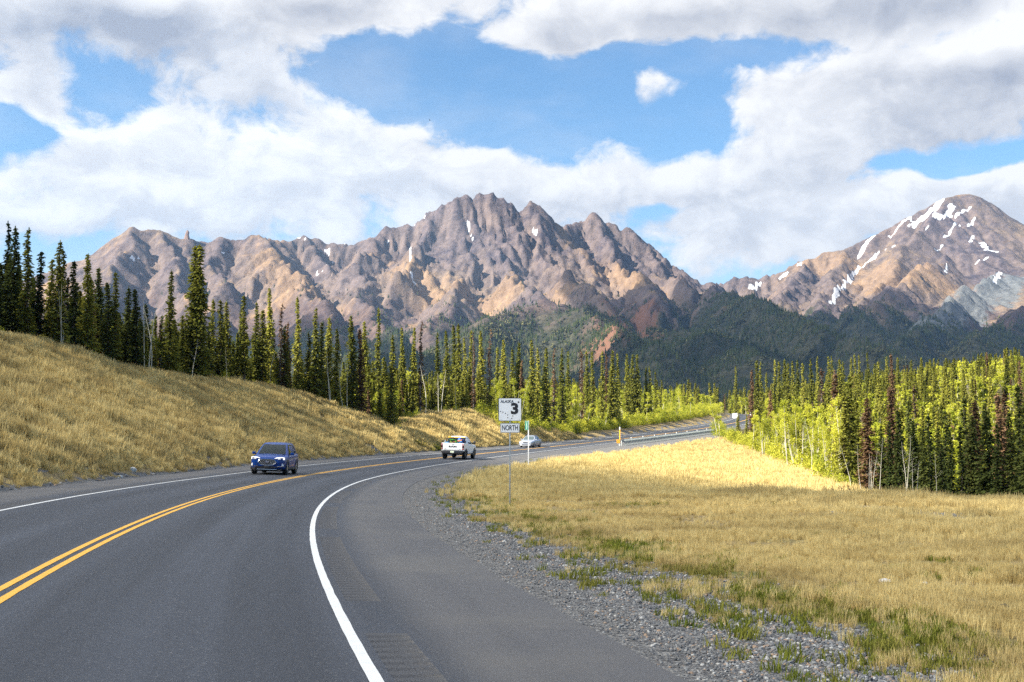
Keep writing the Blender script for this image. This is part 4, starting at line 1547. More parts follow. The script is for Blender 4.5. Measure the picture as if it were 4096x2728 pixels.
fill(max(0, 300 - NSPR[0]), samp_right, lambda x, y: RNG.uniform(4.5, 8.0) if y > 105 else RNG.uniform(2.8, 4.6), lambda x, y: 'dark' if y < 88 and x > 22 else 'green', .05)

# ------------------------------------------------------------------ fresh green birches and bare stems
BLAB = {'guard': ('young birch in fresh yellow green leaf on the slope below the guardrail', 'leafing birches below the guardrail'),
        'west': ('leafing yellow green birch in the thicket opposite the guardrail', 'leafing birches opposite the guardrail'),
        'bank': ('thin pale birch leaning out of the dark spruces above the bank', 'birches among the bank spruces')}


def clear_view(x, y):
    """keeps the far truck and sign in sight"""
    u = 2048 + PX_F * x / y
    return not (2885 < u < 3040 and 200 < y < 350)


def put_birch(x, y, h, zone, pi=None):
    if not clear_view(x, y) or not free(x, y, .6):
        return
    t = BIR[int(RNG.integers(0, len(BIR))) if pi is None else pi]
    plant('birch_tree', x, y, h, [('trunk', t[0]), ('crown', t[1])], BLAB[zone][0], 'tree', BLAB[zone][1], 8.0, None, RNG.uniform(.9, 1.3), .05)


k = 0
while k < 140:
    y = RNG.uniform(96, 285); x = RNG.uniform(20, 66)
    d = fedge_dist(np.array([x]), np.array([y]))[0]
    if .3 < d < 13 + y * .02 and in_view(x, y) and RNG.random() < 1.15 - d / 22:
        put_birch(x, y, RNG.uniform(4.0, 8.0) * (1 if y > 125 else .85), 'guard'); k += 1
k = 0
while k < 75:
    s = RNG.uniform(188, 320); o = -RNG.uniform(9.5, 24)
    p = road(s, o)
    if in_view(p[0], p[1]):
        put_birch(float(p[0]), float(p[1]), RNG.uniform(3.0, 8.5), 'west'); k += 1
k = 0
while k < 26:
    x, y = samp_left()
    if in_view(x, y):
        put_birch(x, y, RNG.uniform(4.5, 7), 'bank'); k += 1

for px, base_back, h, pi in ((243, .3, 5.2, 0), (252, .5, 5.0, 1), (585, .4, 7.2, 1), (600, .6, 6.2, 2), (765, -.2, 4.2, 2), (1325, .4, 7.0, 1), (1385, .5, 6.6, 3), (1700, .8, 7.5, 2), (1760, .8, 7.0, 1), (1830, .9, 6.0, 0),
                             (1080, 1.0, 6.0, 2), (905, .8, 4.0, 0)):
    Y = edge_y(px, base_back); x = (px - 2048) / PX_F * Y
    plant('bare_tree', x, Y, h, [('trunk', BARE[pi])], 'leafless pale grey stem at the front of the spruces above the bank', 'tree', 'bare stems above the bank', 7.0, None, 1.2, .03)
for px, Y, h, pi in ((3510, 71, 3.6, 0), (3480, 72, 2.8, 1), (3440, 76, 3.2, 2), (3620, 66, 3.6, 1), (3655, 66, 2.6, 3), (3400, 84, 3.0, 2), (3465, 73, 2.4, 3), (3300, 95, 4.0, 0), (3200, 118, 5.0, 1), (3240, 110, 5.0, 2), (3150, 128, 5.5, 3), (3730, 66, 3.0, 0)):
    x = (px - 2048) / PX_F * Y
    plant('bare_tree', x, Y, h, [('trunk', BARE[pi])], 'thin white stem standing in front of the wood across the tan field', 'tree', 'bare stems across the field', 7.0, None, 1.1, .06)

# ------------------------------------------------------------------ the rest of the forest as one mass
SPR_P = [proto('far_spruce', None) for _ in range(0)]


def joined(name, a, b, ma, mb):
    (v1, f1), (v2, f2) = a, b
    k = max(f1.shape[1], f2.shape[1])
    return mesh_np(name, np.concatenate([v1, v2]), np.concatenate([f1, f2 + len(v1)]), [ma, mb], False, mi=np.r_[np.zeros(len(f1)), np.ones(len(f2))])


P_SPR = [proto('far_spruce', joined('far_spruce', *spruce(300 + i, .95 + .25 * (i % 2), 1, .12, .04, .4, .26 if i < 3 else .24), B_SPR, L_SPR)) for i in range(3)]
P_BRN = [proto('far_dead_spruce', joined('far_dead_spruce', *spruce(320, .85, .9, .3, .08, .45, .2), B_GREY, L_DEAD))]
P_BIR = [proto('far_birch', joined('far_birch', *birch(330 + i, 8.0, 2, 700, 1.4, .13), B_BIR, L_BIRCH)) for i in range(2)]
protos = P_SPR + P_BRN + P_BIR
pts, rot, scl, idx = [], [], [], []


def add_far(n, xs, ys, hs, mix, cond=None):
    x = xs; y = ys
    ok = np.abs(x / y) < .47
    if cond is not None:
        ok &= cond
    x = x[ok]; y = y[ok]; h = hs[ok]
    z = ground_z(x, y)
    m = len(x)
    h = np.where((x > 15) & (y < 104), h * .6, h)
    pts.append(np.c_[x, y, z - .1]); rot.append(np.c_[RNG.normal(0, .03, m), RNG.normal(0, .03, m), RNG.uniform(0, 6.28, m)])
    i = RNG.choice(6, m, p=mix)
    hh = np.where(i >= 4, h / 8 * .8, h / 10)
    wv_ = RNG.uniform(.85, 1.25, m) * np.where(i >= 4, 1.2, 1.0)
    scl.append(np.c_[hh * wv_, hh * wv_, hh]); idx.append(i)


n = 2600
x = RNG.uniform(14, 320, n); y = 80 + 320 * RNG.random(n) ** .7
add_far(n, x, y, RNG.uniform(4.5, 8.5, n), [.19, .19, .19, .05, .19, .19], (fedge_dist(x, y) > 5) & ~((np.abs(2048 + PX_F * x / y - 2965) < 80) & (y < 350)))
n = 1500
x = RNG.uniform(20, 150, n); y = RNG.uniform(98, 260, n)
add_far(n, x, y, RNG.uniform(3.5, 7.5, n), [.08, .08, .08, .02, .37, .37], (fedge_dist(x, y) > 3) & ~((np.abs(2048 + PX_F * x / y - 2965) < 80)))
n = 900
x = RNG.uniform(10, 150, n); y = RNG.uniform(352, 470, n)
add_far(n, x, y, RNG.uniform(4.0, 8.5, n), [.17, .17, .17, .03, .23, .23], np.abs(road_so(x, y)[1]) > 9)
n = 2600
x = RNG.uniform(-330, 60, n); y = RNG.uniform(90, 420, n)
s_, o_ = road_so(x, y)
dcc = np.interp(s_, CREST_S, CREST_H) / SLOPE
add_far(n, x, y, RNG.uniform(4.5, 8.0, n), [.22, .22, .22, .05, .145, .145], (o_ < 0) & (-o_ - 6.2 > np.where(s_ > 205, 14, dcc + 8)))
n = 1500
s_ = RNG.uniform(48, 205, n); o_ = -(6.2 + np.interp(s_, CREST_S, CREST_H) / SLOPE + 2.5 + 38 * RNG.random(n) ** 1.3); q_ = road(s_, o_)
add_far(n, q_[:, 0], q_[:, 1], RNG.uniform(3.0, 6.2, n), [.30, .30, .30, .04, .03, .03])
n = 5000
x = RNG.uniform(-500, 560, n); y = RNG.uniform(400, 1150, n)
add_far(n, x, y, RNG.uniform(6, 10, n), [.27, .27, .27, .05, .07, .07], (np.abs(road_so(x, y)[1]) > 10))
scatter('forest', np.concatenate(pts), protos, np.concatenate(rot), np.concatenate(scl), np.concatenate(idx), 'dense sunlit spruce and birch forest filling the land beyond', 'forest')

# low willow thicket along the forest edges
P_SHR = [proto('willow', mesh_np('willow', *shrub_mesh(350 + i), [L_SHRUB], False)) for i in range(4)]
px_, rx_, sx_ = [], [], []
n = 5200
t = RNG.random(n); y = 84 + 290 * RNG.random(n); x = RNG.uniform(16, 110, n)
d = fedge_dist(x, y)
u_ = 2048 + PX_F * x / y
ok = (d > .2) & (d < 10 + 40 * RNG.random(n) ** 3) & (np.abs(x / y) < .44) & ~((u_ > 2895) & (u_ < 3030) & (y > 225) & (y < 350))
px_.append(np.c_[x, y][ok])
s = RNG.uniform(185, 420, 2600); o = -(9.2 + 22 * RNG.random(2600) ** 1.6)
px_.append(road(s, o)[:, :2])
x = RNG.uniform(20, 130, 1200); y = RNG.uniform(350, 440, 1200)
px_.append(np.c_[x, y][np.abs(road_so(x, y)[1]) > 8.5])
s = RNG.uniform(70, 190, 500); o = -(6.2 + np.interp(s, CREST_S, CREST_H) / SLOPE + 1.5 + 5 * RNG.random(500)); q = road(s, o)[:, :2]
px_.append(q)
q = np.concatenate(px_); m = len(q)
z = ground_z(q[:, 0], q[:, 1])
k = RNG.uniform(.5, 1.5, m) * np.where(np.arange(m) >= m - 500, .55, 1.0)
scatter('willow_scrub', np.c_[q, z - .05], P_SHR, np.c_[np.zeros((m, 2)), RNG.uniform(0, 6.28, m)], np.c_[k, k, k * RNG.uniform(.8, 1.5, m)], RNG.integers(0, 4, m), 'bright yellow green willow scrub along the forest edge', 'scrub')

# far-off conifers on the foothills
def cone_tree(seed):
    rg = np.random.default_rng(seed); V, F = [], []
    for k in range(4):
        z0 = k * .22; r = .17 * (1 - k / 4.6); n = 6; b = len(V)
        for j in range(n):
            a = 6.283 * j / n + k * .5; V.append((math.cos(a) * r * rg.uniform(.7, 1.2), math.sin(a) * r * rg.uniform(.7, 1.2), z0 - .02))
        V.append((0, 0, z0 + .38))
        F += [(b + j, b + (j + 1) % n, b + n) for j in range(n)]
    return np.array(V), np.array(F)


L_FAR = leaf_mat('distant_conifers', (.028, .040, .018), (.060, .070, .026), .1)
L_FAR2 = leaf_mat('distant_broadleaf', (.085, .085, .045), (.15, .145, .065), .1)
P_FAR = [proto('far_conifer', mesh_np('far_conifer', *cone_tree(i), [L_FAR], False)) for i in range(3)]
bv, bf = shrub_mesh(390, 60, .45, .9, .16)
P_FAR.append(proto('far_broadleaf', mesh_np('far_broadleaf', bv, bf, [L_FAR2], False)))
n = 320000
u = RNG.uniform(-.45, .45, n); y = np.sqrt(RNG.uniform(1080 ** 2, 4900 ** 2, n)); x = u * y
z = bil(MH, x, y)
nl = fbm(x / 380, y / 380, 411, 5); nm = fbm(x / 120, y / 120, 415, 4)
tl = 270 + 70 * np.exp(-((x - 100) / 600) ** 2) + 60 * nl + 70 * sstep(x, 100, 900) + 190 * np.exp(-((x - 950) / 420) ** 2)
dens = 1 - sstep(z + 60 * nm + 90 * sstep(-x, 200, 1200), tl - 90, tl + 70)
patch = sstep(fbm(x / 160, y / 160, 451, 4), -.55, -.1)
ok = (RNG.random(n) < dens * (.12 + .88 * patch) * .55) | (RNG.random(n) < .012 * (z < 520))
x, y, z = x[ok], y[ok], z[ok]; m = len(x)
h = RNG.uniform(8, 15, m)
ii = np.where(fbm(x / 140, y / 140, 455, 3) > .28, np.where(RNG.random(m) < .7, 3, 0), RNG.integers(0, 3, m))
h = np.where(ii == 3, h * .7, h)
FARN = m
scatter('hillside_forest', np.c_[x, y, z - 1], P_FAR, np.c_[np.zeros((m, 2)), RNG.uniform(0, 6.28, m)], np.c_[h * 1.3, h * 1.3, h], ii, 'blue green conifer forest covering the far foothills', 'forest')
print('spruces', NSPR[0], 'far', FARN)


# ------------------------------------------------------------------ grass, gravel and litter
def tuft(seed, n=26, h=.42, r=.16, wd=.010, bend=.22):
    """a tussock of thin curved blades"""
    rg = np.random.default_rng(seed); V, F = [], []
    for k in range(n):
        a = rg.uniform(0, 6.28); rr = r * math.sqrt(rg.random()); b = np.array([math.cos(a) * rr, math.sin(a) * rr, -.02])
        hh = h * rg.uniform(.55, 1.15); an = rg.uniform(0, 6.28); bd = bend * rg.uniform(.2, 1.3) * hh
        d = np.array([math.cos(an), math.sin(an), 0]); sd = np.array([-d[1], d[0], 0]) * wd * rg.uniform(.7, 1.4)
        i = len(V)
        V += [b - sd, b + sd, b + d * bd * .35 + np.array([0, 0, hh * .6]) - sd * .8, b + d * bd * .35 + np.array([0, 0, hh * .6]) + sd * .8, b + d * bd + np.array([0, 0, hh]) - sd * .25, b + d * bd + np.array([0, 0, hh]) + sd * .25]
        F += [(i, i + 1, i + 3, i + 2), (i + 2, i + 3, i + 5, i + 4)]
    return np.array(V), np.array(F)


def grass_mat(name, c1, c2, c3):
    m = bpy.data.materials.new(name); m.use_nodes = True
    nt = m.node_tree; t = NT(nt); nt.nodes.remove(nt.nodes['Principled BSDF'])
    g = t.new('ShaderNodeNewGeometry'); oi = t.new('ShaderNodeObjectInfo')
    n = t.noise(g.outputs['Position'], .28, 4, .6)
    c = t.mix(t.val(oi.outputs['Random']), c1, c2)
    c = t.mix(n.map(.45, .66) * .75, c, c3)
    d = t.new('ShaderNodeBsdfDiffuse'); s = t.new('ShaderNodeBsdfTranslucent')
    t.link(c, d.inputs[0]); t.link(c, s.inputs[0])
    mx_ = t.new('ShaderNodeMixShader'); mx_.inputs[0].default_value = .35
    t.link(d.outputs[0], mx_.inputs[1]); t.link(s.outputs[0], mx_.inputs[2])
    t.link(mx_.outputs[0], nt.nodes['Material Output'].inputs[0])
    return m


G_DRY = grass_mat('dry_grass', (.47, .355, .14), (.74, .60, .28), (.36, .27, .115))
G_GRN = grass_mat('green_grass', (.12, .15, .022), (.24, .23, .045), (.24, .20, .06))
P_DRY = [proto('dry_tuft', mesh_np('dry_tuft', *tuft(500 + i, 34, .42 + .06 * (i % 3), .18, .007), [G_DRY], False)) for i in range(4)]
P_DRYF = [proto('dry_tuft_far', mesh_np('dry_tuft_far', *tuft(520 + i, 48, .55, .36, .014), [G_DRY], False)) for i in range(3)]
G_SUNLIT = grass_mat('sun_painted_dry_grass', (.50, .38, .15), (.78, .64, .30), (.48, .37, .15))  # brighter copy of the dry grass: sunlight on the slope put into the colour
P_SUNLIT = [proto('pale_tuft', mesh_np('pale_tuft', *tuft(530 + i, 48, .55, .36, .014), [G_SUNLIT], False)) for i in range(3)]
P_GRN = [proto('green_tuft', mesh_np('green_tuft', *tuft(540 + i, 30, .13 + .03 * i, .16, .008, .5), [G_GRN], False)) for i in range(3)]


def plant_grass(name, x, y, protos, dens, hmul, label, cat, so=None):
    s, o = so if so is not None else road_so(x, y)
    grav, green, forest = cover(x, y, (s, o))
    ok = (RNG.random(len(x)) < dens(grav, green, forest, s, o)) & ((o > ER(s) + .15) | (o < -6.35))
    x, y = x[ok], y[ok]; s, o = s[ok], o[ok]
    z = ground_z(x, y, (s, o)); m = len(x)
    k = hmul(m, x, y, s, o)
    # wind from the west bends the stand a little
    scatter(name, np.c_[x, y, z], protos, np.c_[RNG.normal(0, .12, m), RNG.normal(.10, .12, m), RNG.uniform(0, 6.28, m)], np.c_[k * 1.1, k * 1.1, k], RNG.integers(0, len(protos), m), label, cat)
    print(name, m)


def pts_view(n, y0, y1, xlo, xhi, pw=1.0):
    """points spread over the ground with density falling with distance"""
    y = y0 + (y1 - y0) * RNG.random(n) ** pw
    u = RNG.uniform(-.45, .45, n)
    x = u * y
    ok = (x > xlo) & (x < xhi)
    return x[ok], y[ok]


hgt = lambda m, x, y, s, o: RNG.uniform(.65, 1.2, m) * (1 + .35 * fbm(x / 3, y / 3, 71, 3)) * (1 + .003 * y)
# bank beside the southbound lane
n = 52000
s = RNG.uniform(25, 215, n); dc = np.interp(s, CREST_S, CREST_H) / SLOPE
d = RNG.random(n) * (dc + 3.0); o = -(6.25 + d); q = road(s, o)
ok = np.abs(q[:, 0] / q[:, 1]) < .44
plant_grass('bank_grass', q[ok, 0], q[ok, 1], P_DRYF, lambda g, e, f, s, o: (1 - .92 * g) * (.30 + .70 * sstep(fbm(s / 5 + o / 9, o / 2.2, 73, 4), -.45, .25)) * (1 - .6 * f), lambda m, x, y, s, o: hgt(m, x, y, s, o) * np.clip(.35 + (-o - 6.2) / 4, .35, 1.0) * .78, 'tall tan dry grass covering the cut bank beside the road', 'grass')
# field beside the northbound shoulder
x, y = pts_view(150000, 8, 54, -9, 60, 1.3)
plant_grass('field_grass', x, y, P_DRY, lambda g, e, f, s, o: np.clip((1 - g) * (1 - .6 * e) * (.12 + .88 * sstep(fbm(s / 2.6, o / 2.6, 75, 4), -.35, .3)), 0, 1) * (1 - f), lambda m, x, y, s, o: hgt(m, x, y, s, o) * .26 * (1 + .7 * sstep(o, 12, 24)) * (1 + .9 * sstep(y, 45, 56)), 'short dry golden grass on the field beside the gravel verge', 'grass')
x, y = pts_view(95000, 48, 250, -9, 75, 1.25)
plant_grass('slope_grass', x, y, P_SUNLIT, lambda g, e, f, s, o: np.clip((1 - g) * (1 - .55 * e) * (o > ER(s) + 1.5 + 2.5 * sstep(s, 120, 150)), 0, 1) * (1 - f) * (.5 + .5 * sstep(fbm(s / 4, o / 4, 77, 4), -.4, .2)), lambda m, x, y, s, o: hgt(m, x, y, s, o) * (.36 + .2 * sstep(y, 52, 75)) * (1 - .4 * sstep(s, 130, 190)), 'dry grass with sunlight painted into its pale colour, slope below the guardrail', 'grass')
# green strip at the gravel edge, and green patches
x, y = pts_view(150000, 8, 130, -9, 70, 1.8)
plant_grass('green_grass', x, y, P_GRN, lambda g, e, f, s, o: np.clip(e * .62 - .12, 0, 1) * (.10 + .90 * sstep(fbm(s / .9, o / .9, 79, 3), -.1, .45)) * (1 - .6 * g) * (1 - f) + .02 * (o > ER(s) + .8) * (o < ER(s) + 4), lambda m, x, y, s, o: RNG.uniform(.35, .75, m) * (1 + .010 * y), 'fresh green grass tufts along the edge of the gravel verge', 'grass')
n = 9000
s = RNG.uniform(120, 175, n); o = -(6.4 + RNG.random(n) * 12); q = road(s, o)
plant_grass('bank_green_grass', q[:, 0], q[:, 1], P_GRN, lambda g, e, f, s, o: np.clip(e - .1, 0, 1) * .6, lambda m, x, y, s, o: RNG.uniform(1.5, 3.0, m), 'green grass in the gully of the cut bank', 'grass')


# stones
def stone_mesh(seed, sub=1):
    rg = np.random.default_rng(seed)
    bm = bmesh.new(); bmesh.ops.create_icosphere(bm, subdivisions=sub, radius=1.0)
    for v in bm.verts:
        v.co *= rg.uniform(.75, 1.15)
        v.co.z *= .62
    V = np.array([v.co[:] for v in bm.verts]); F = np.array([[v.index for v in f.verts] for f in bm.faces]); bm.free()
    return V, F


def stone_mat(name, c1, c2):
    m = bpy.data.materials.new(name); m.use_nodes = True
    t = NT(m.node_tree); b = m.node_tree.nodes['Principled BSDF']
    oi = t.new('ShaderNodeObjectInfo'); r = t.val(oi.outputs['Random'])
    c = t.mix(r, c1, c2); c = t.mix((r * 17.3).op('FRACT').map(.86, .92), c, (.27, .19, .13)); c = t.mix((r * 7.7).op('FRACT').map(.88, .93), c, (.36, .355, .335))
    t.link(c, b.inputs['Base Color']); b.inputs['Roughness'].default_value = .85
    return m


S_GR = stone_mat('gravel_stone', (.06, .063, .07), (.20, .203, .20))
P_ST = [proto('stone', mesh_np('stone', *stone_mesh(560 + i), [S_GR], False)) for i in range(5)]
x, y = pts_view(330000, 7.5, 70, -10, 26, 2.0)
s, o = road_so(x, y)
g, e, f = cover(x, y, (s, o))
dr = o - ER(s)
ok = (dr > -.02) & (RNG.random(len(x)) < np.clip(g, 0, 1) * (1 - .5 * sstep(dr, 2.5, 5)) * (.25 + .75 * sstep(dr, .2, .7)))
x, y, s, o, dr = x[ok], y[ok], s[ok], o[ok], dr[ok]
m = len(x); z = ground_z(x, y, (s, o))
k = (.007 + .013 * RNG.random(m) ** 2.2 + .013 * sstep(dr, .5, 1.2) * RNG.random(m) ** 3) * (1 + .006 * y)
scatter('gravel', np.c_[x, y, z + k * .2], P_ST, RNG.uniform(0, 6.28, (m, 3)) * np.array([.1, .1, 1]), np.c_[k, k * RNG.uniform(.7, 1.3, m), k], RNG.integers(0, 5, m), 'grey gravel stones along the paved shoulder', 'gravel')
print('stones', m)
# loose stones of the bare bank
s = RNG.uniform(40, 150, 4000); o = -(6.25 + RNG.random(4000) ** 2 * 12); q = road(s, o)
g, e, f = cover(q[:, 0], q[:, 1], (s, o))
ok = (RNG.random(4000) < g * .9) & (np.abs(q[:, 0] / q[:, 1]) < .44); q = q[ok]; m = len(q)
z = ground_z(q[:, 0], q[:, 1]); k = .03 + .07 * RNG.random(m) ** 3
scatter('bank_stones', np.c_[q[:, :2], z + k * .2], P_ST, RNG.uniform(0, 6.28, (m, 3)) * np.array([.1, .1, 1]), np.c_[k, k, k], RNG.integers(0, 5, m), 'loose stones on the bare patches of the cut bank', 'stones')


# boulders on the crest
def boulder(px, py, w_m, h_m, col, label, seed, yback=0.0):
    p = hit(px, py)
    rg = np.random.default_rng(seed)
    bm = bmesh.new(); bmesh.ops.create_icosphere(bm, subdivisions=3, radius=1.0)
    cuts = [Vector(rg.normal(0, 1, 3)).normalized() for _ in range(9)]
    for v in bm.verts:
        for c in cuts:
            dd = v.co.dot(c) - .72
            if dd > 0:
                v.co -= c * dd * .85
        v.co *= 1 + .05 * math.sin(v.co.x * 7 + seed) * math.cos(v.co.y * 6)
        v.co.x *= w_m / 2; v.co.y *= w_m * .42; v.co.z *= h_m * .62
    me = bpy.data.meshes.new('boulder'); bm.to_mesh(me); bm.free()
    me.materials.append(mat('boulder_' + label.split()[0], col, .9, var=.3, vscale=2.5, bump=.6, bscale=5))
    o = link(bpy.data.objects.new('boulder', me)); o.location = (p[0], p[1] + yback, p[2] + h_m * .22); o.rotation_euler = (0, 0, rg.uniform(0, .6))
    return tag(o, label, 'boulder')


boulder(22, 1358, 1.0, .62, (.34, .32, .29), 'grey rounded boulder at the crest where the tall spruces start', 1)
boulder(125, 1378, .42, .30, (.55, .54, .51), 'small white stone on the grass crest near the grey boulder', 2)
boulder(420, 1448, 1.35, .75, (.40, .29, .20), 'tan pinkish boulder sunk in the crest of the bank', 3)
boulder(660, 1500, 1.3, .42, (.56, .54, .50), 'pale flat boulder below the fork topped spruce', 4)
boulder(690, 1506, .5, .28, (.42, .40, .36), 'low grey stone touching the pale flat boulder', 5)
boulder(630, 1545, .30, .18, (.5, .48, .44), 'small stone in the dry grass below the pale boulder', 6)
boulder(530, 1885, .38, .22, (.48, .46, .42), 'pale stone in the grass at the foot of the bank', 7)
boulder(480, 1912, .25, .16, (.40, .39, .36), 'small stone on the verge at the foot of the bank', 8)
boulder(3540, 2338, .22, .10, (.55, .53, .48), 'pale stone lying in the short field grass', 9)
boulder(3700, 2345, .13, .07, (.5, .48, .44), 'little stone in the field next to the pale one', 10)

# rotten log in the gully and a dark rail-like stick in the field
def log(p0, p1, r, m, label, name='fallen_log', twigs=True):
    a, b = hit(*p0), hit(*p1); mb = MB(); n = 7
    pts = [a + (b - a) * i / (n - 1) + np.array([0, 0, .06 + .05 * math.sin(i * 2.1)]) for i in range(n)]
    mb.tube(pts, [r * (1 - .5 * i / (n - 1)) for i in range(n)], 7)
    if twigs:
        mb.tube([pts[2], pts[2] + np.array([.25, -.1, .35])], [r * .4, r * .12], 5)
        mb.tube([pts[4], pts[4] + np.array([-.15, .1, .3])], [r * .35, r * .1], 5)
    return tag(mb.build(name, m), label, 'log')


log((1628, 1698), (1672, 1686), .12, mat('weathered_wood', (.27, .24, .20), .95, var=.3, vscale=6), 'grey fallen log at the foot of the spruces in the bank gully')
log((3445, 1998), (3530, 2012), .06, MATS['weathered_wood'], 'thin pale fallen stem where the field meets the wood')
log((3850, 2436), (4110, 2470), .035, mat('black_wood', (.02, .018, .016), .9), 'long charred stick lying on the dry field', 'stick', False)
log((1935, 1700), (1965, 1712), .08, MATS['weathered_wood'], 'bleached branch on the small grassy knoll')
for px, py, h in ((3010, 1985, .7), (3330, 1990, .75), (3365, 1992, .8), (3400, 1998, .7), (3300, 1985, .65), (2985, 1980, .6)):
    p = hit(px, py); bv, bf = shrub_mesh(int(px), 130, .38, .8, .035)
    st = tubes([([(0, 0, -.05), (RNG.normal(0, .12), RNG.normal(0, .12), .5), (RNG.normal(0, .2), RNG.normal(0, .2), .85)], [.012, .008, .004]) for _ in range(7)], 4)
    o = empty('bush', (p[0], p[1], p[2]), 0); k = h
    o.scale = (k, k, k)
    link(bpy.data.objects.new('foliage', mesh_np('foliage', bv, bf, [L_DEAD], False)), o); link(bpy.data.objects.new('stem', mesh_np('stem', *st, [B_SPR])), o)
    tag(o, 'low russet bush in the pale grass of the sunny slope', 'bush', 'russet bushes on the sunny slope')


# ------------------------------------------------------------------ signs
GALV = mat('galvanised_steel', (.42, .45, .46), .45, .7, var=.12, vscale=9)
SHEET = mat('white_sheeting', (.74, .77, .80), .45, var=.03)
BLACKP = mat('black_print', (.012, .013, .018), .5)
GREENP = mat('green_sheeting', (.0, .23, .13), .45)
WHITEP = mat('white_print', (.82, .86, .86), .45)
ALU = mat('aluminium_back', (.45, .46, .47), .4, .8)
REDP = mat('red_print', (.45, .05, .05), .5)


def rrect(w_, h_, r, n=5):
    p = []
    for cx_, cz_, a0 in ((w_ / 2 - r, h_ / 2 - r, 0), (-w_ / 2 + r, h_ / 2 - r, 90), (-w_ / 2 + r, -h_ / 2 + r, 180), (w_ / 2 - r, -h_ / 2 + r, 270)):
        for k in range(n + 1):
            a = R(a0 + 90 * k / n); p.append((cx_ + r * math.cos(a), cz_ + r * math.sin(a)))
    return p


def plate(root, z, w_, h_, r, face, border=None, inset=0.0, bw=.0, y=-.04, name='panel', back=ALU):
    """flat sign plate facing -y; border drawn as a raised ring of print"""
    b = MB(); b.prism([(px, y, z + pz) for px, pz in rrect(w_, h_, r)], (0, .004, 0))
    p = b.build(name, back, root)
    f = MB(); f.prism([(px, y - .0015, z + pz) for px, pz in rrect(w_ - .004, h_ - .004, r)], (0, .0012, 0)); f.build('face', face, p)
    if border:
        o1 = rrect(w_ - 2 * inset, h_ - 2 * inset, r - inset * .5); o2 = rrect(w_ - 2 * inset - 2 * bw, h_ - 2 * inset - 2 * bw, max(r - inset * .5 - bw, .008))
        n = len(o1); vs = [(q[0], y - .0035, z + q[1]) for q in o1] + [(q[0], y - .0035, z + q[1]) for q in o2]
        g = MB(); g.add(vs, [(k, (k + 1) % n, n + (k + 1) % n, n + k) for k in range(n)]); g.build('border', border, p)
    return p


def star(p, x, z, r, y, m):
    vs = []
    for k in range(10):
        a = R(90 + 36 * k); q = r if k % 2 == 0 else r * .40
        vs.append((x + q * math.cos(a), y, z + q * math.sin(a)))
    b = MB(); b.add([(x, y, z)] + vs, [(0, 1 + k, 1 + (k + 1) % 10) for k in range(10)]); return b.build('star', m, p)


def post(root, z0, z1, w_=.044, name='post', holes=True, m=GALV):
    b = MB(); b.box((0, 0, (z0 + z1) / 2), (w_, w_, z1 - z0)); p = b.build(name, m, root, bevel=.004)
    if holes:
        h = MB()
        z = z0 + .1
        while z < z1:
            h.box((0, -w_ / 2 - .001, z), (.012, .002, .012)); z += .0508 * 2
        h.build('hole', mat('dark_hole', (.03, .03, .03), .9), p)
    return p


def screws(p, pts, y):
    for x, z in pts:
        b = MB(); b.tube([(x, y - .004, z), (x, y, z)], .007, 6); b.build('bolt', mat('bolt_grey', (.25, .26, .28), .4, .8), p)


# route marker: 30-inch shield panel over a NORTH plate
zs_ = -.50
gz_ = float(ground_z(np.array([-.07]), np.array([42.4]))[0])
yaw = R(2.5)
sg = empty('route_sign', (-.07, 42.4, gz_), yaw)
tag(sg, 'white square route 3 sign with black stars above a NORTH plate on a perforated post', 'road sign')
post(sg, -.4, 3.38)
top_z = float(at(2040, 1592, 42.4)[2]) - gz_
zc = top_z - .381
tilt = sg
P1 = plate(sg, zc, .762, .762, .045, SHEET, BLACKP, 0.0, .014, name='route_panel')
yp = -.0455
text_mesh('ALASKA', .135, BLACKP, 'lettering', P1, (-.105, yp, zc + .262), (R(90), 0, 0), .88, .22, .001, weight=.001)
text_mesh('3', .48, BLACKP, 'numeral', P1, (.155, yp, zc + .012), (R(90), 0, 0), 1.12, 0, .001, weight=.022)
star(P1, .28, zc + .245, .046, yp, BLACKP)
for x_, z_ in ((-.315, -.06), (-.235, -.085), (-.152, -.125), (-.075, -.18), (-.075, -.268), (.058, -.295), (.092, -.213)):
    star(P1, x_, zc + z_, .026, yp, BLACKP)
screws(P1, [(-.30, zc + .325), (.0, zc + .325), (.31, zc + .325), (-.30, zc - .325), (0, zc - .325), (.31, zc - .325)], -.0455)
zn = float(at(2040, 1712, 42.4)[2]) - gz_
P2 = plate(sg, zn, .640, .315, .035, SHEET, BLACKP, .012, .012, name='north_panel')
text_mesh('NORTH', .245, BLACKP, 'lettering', P2, (0, yp, zn), (R(90), 0, 0), .62, 0, .001, weight=.002)

# mile marker
pm = hit(2114, 1879)
mk = empty('mile_marker', (pm[0], pm[1], pm[2]), R(-8))
tag(mk, 'narrow green MILE 232 marker on a thin white post', 'road sign')
hm = float(at(2100, 1683, pm[1])[2]) - pm[2]
post(mk, -.4, hm, .075, 'post', False, mat('white_post', (.66, .67, .68), .6, var=.08))
M3 = plate(mk, hm - .36, .26, .70, .02, GREENP, WHITEP, .004, .007, -.05, 'panel')
M3.location.x = -.13
text_mesh('MILE', .095, WHITEP, 'lettering', M3, (0, -.0556, hm - .09), (R(90), 0, 0), .75, 0, .001)
for k, ch in enumerate('232'):
    text_mesh(ch, .19, WHITEP, 'numeral', M3, (0, -.0556, hm - .24 - k * .165), (R(90), 0, 0), .95, 0, .001, weight=.004)
text_mesh('S', .07, REDP, 'tag', mk, (.0, -.039, hm - .62), (R(90), 0, 0), 1, 0, .001)
text_mesh('6', .07, REDP, 'tag', mk, (.0, -.039, hm - .55), (R(90), 0, 0), 1, 0, .001)

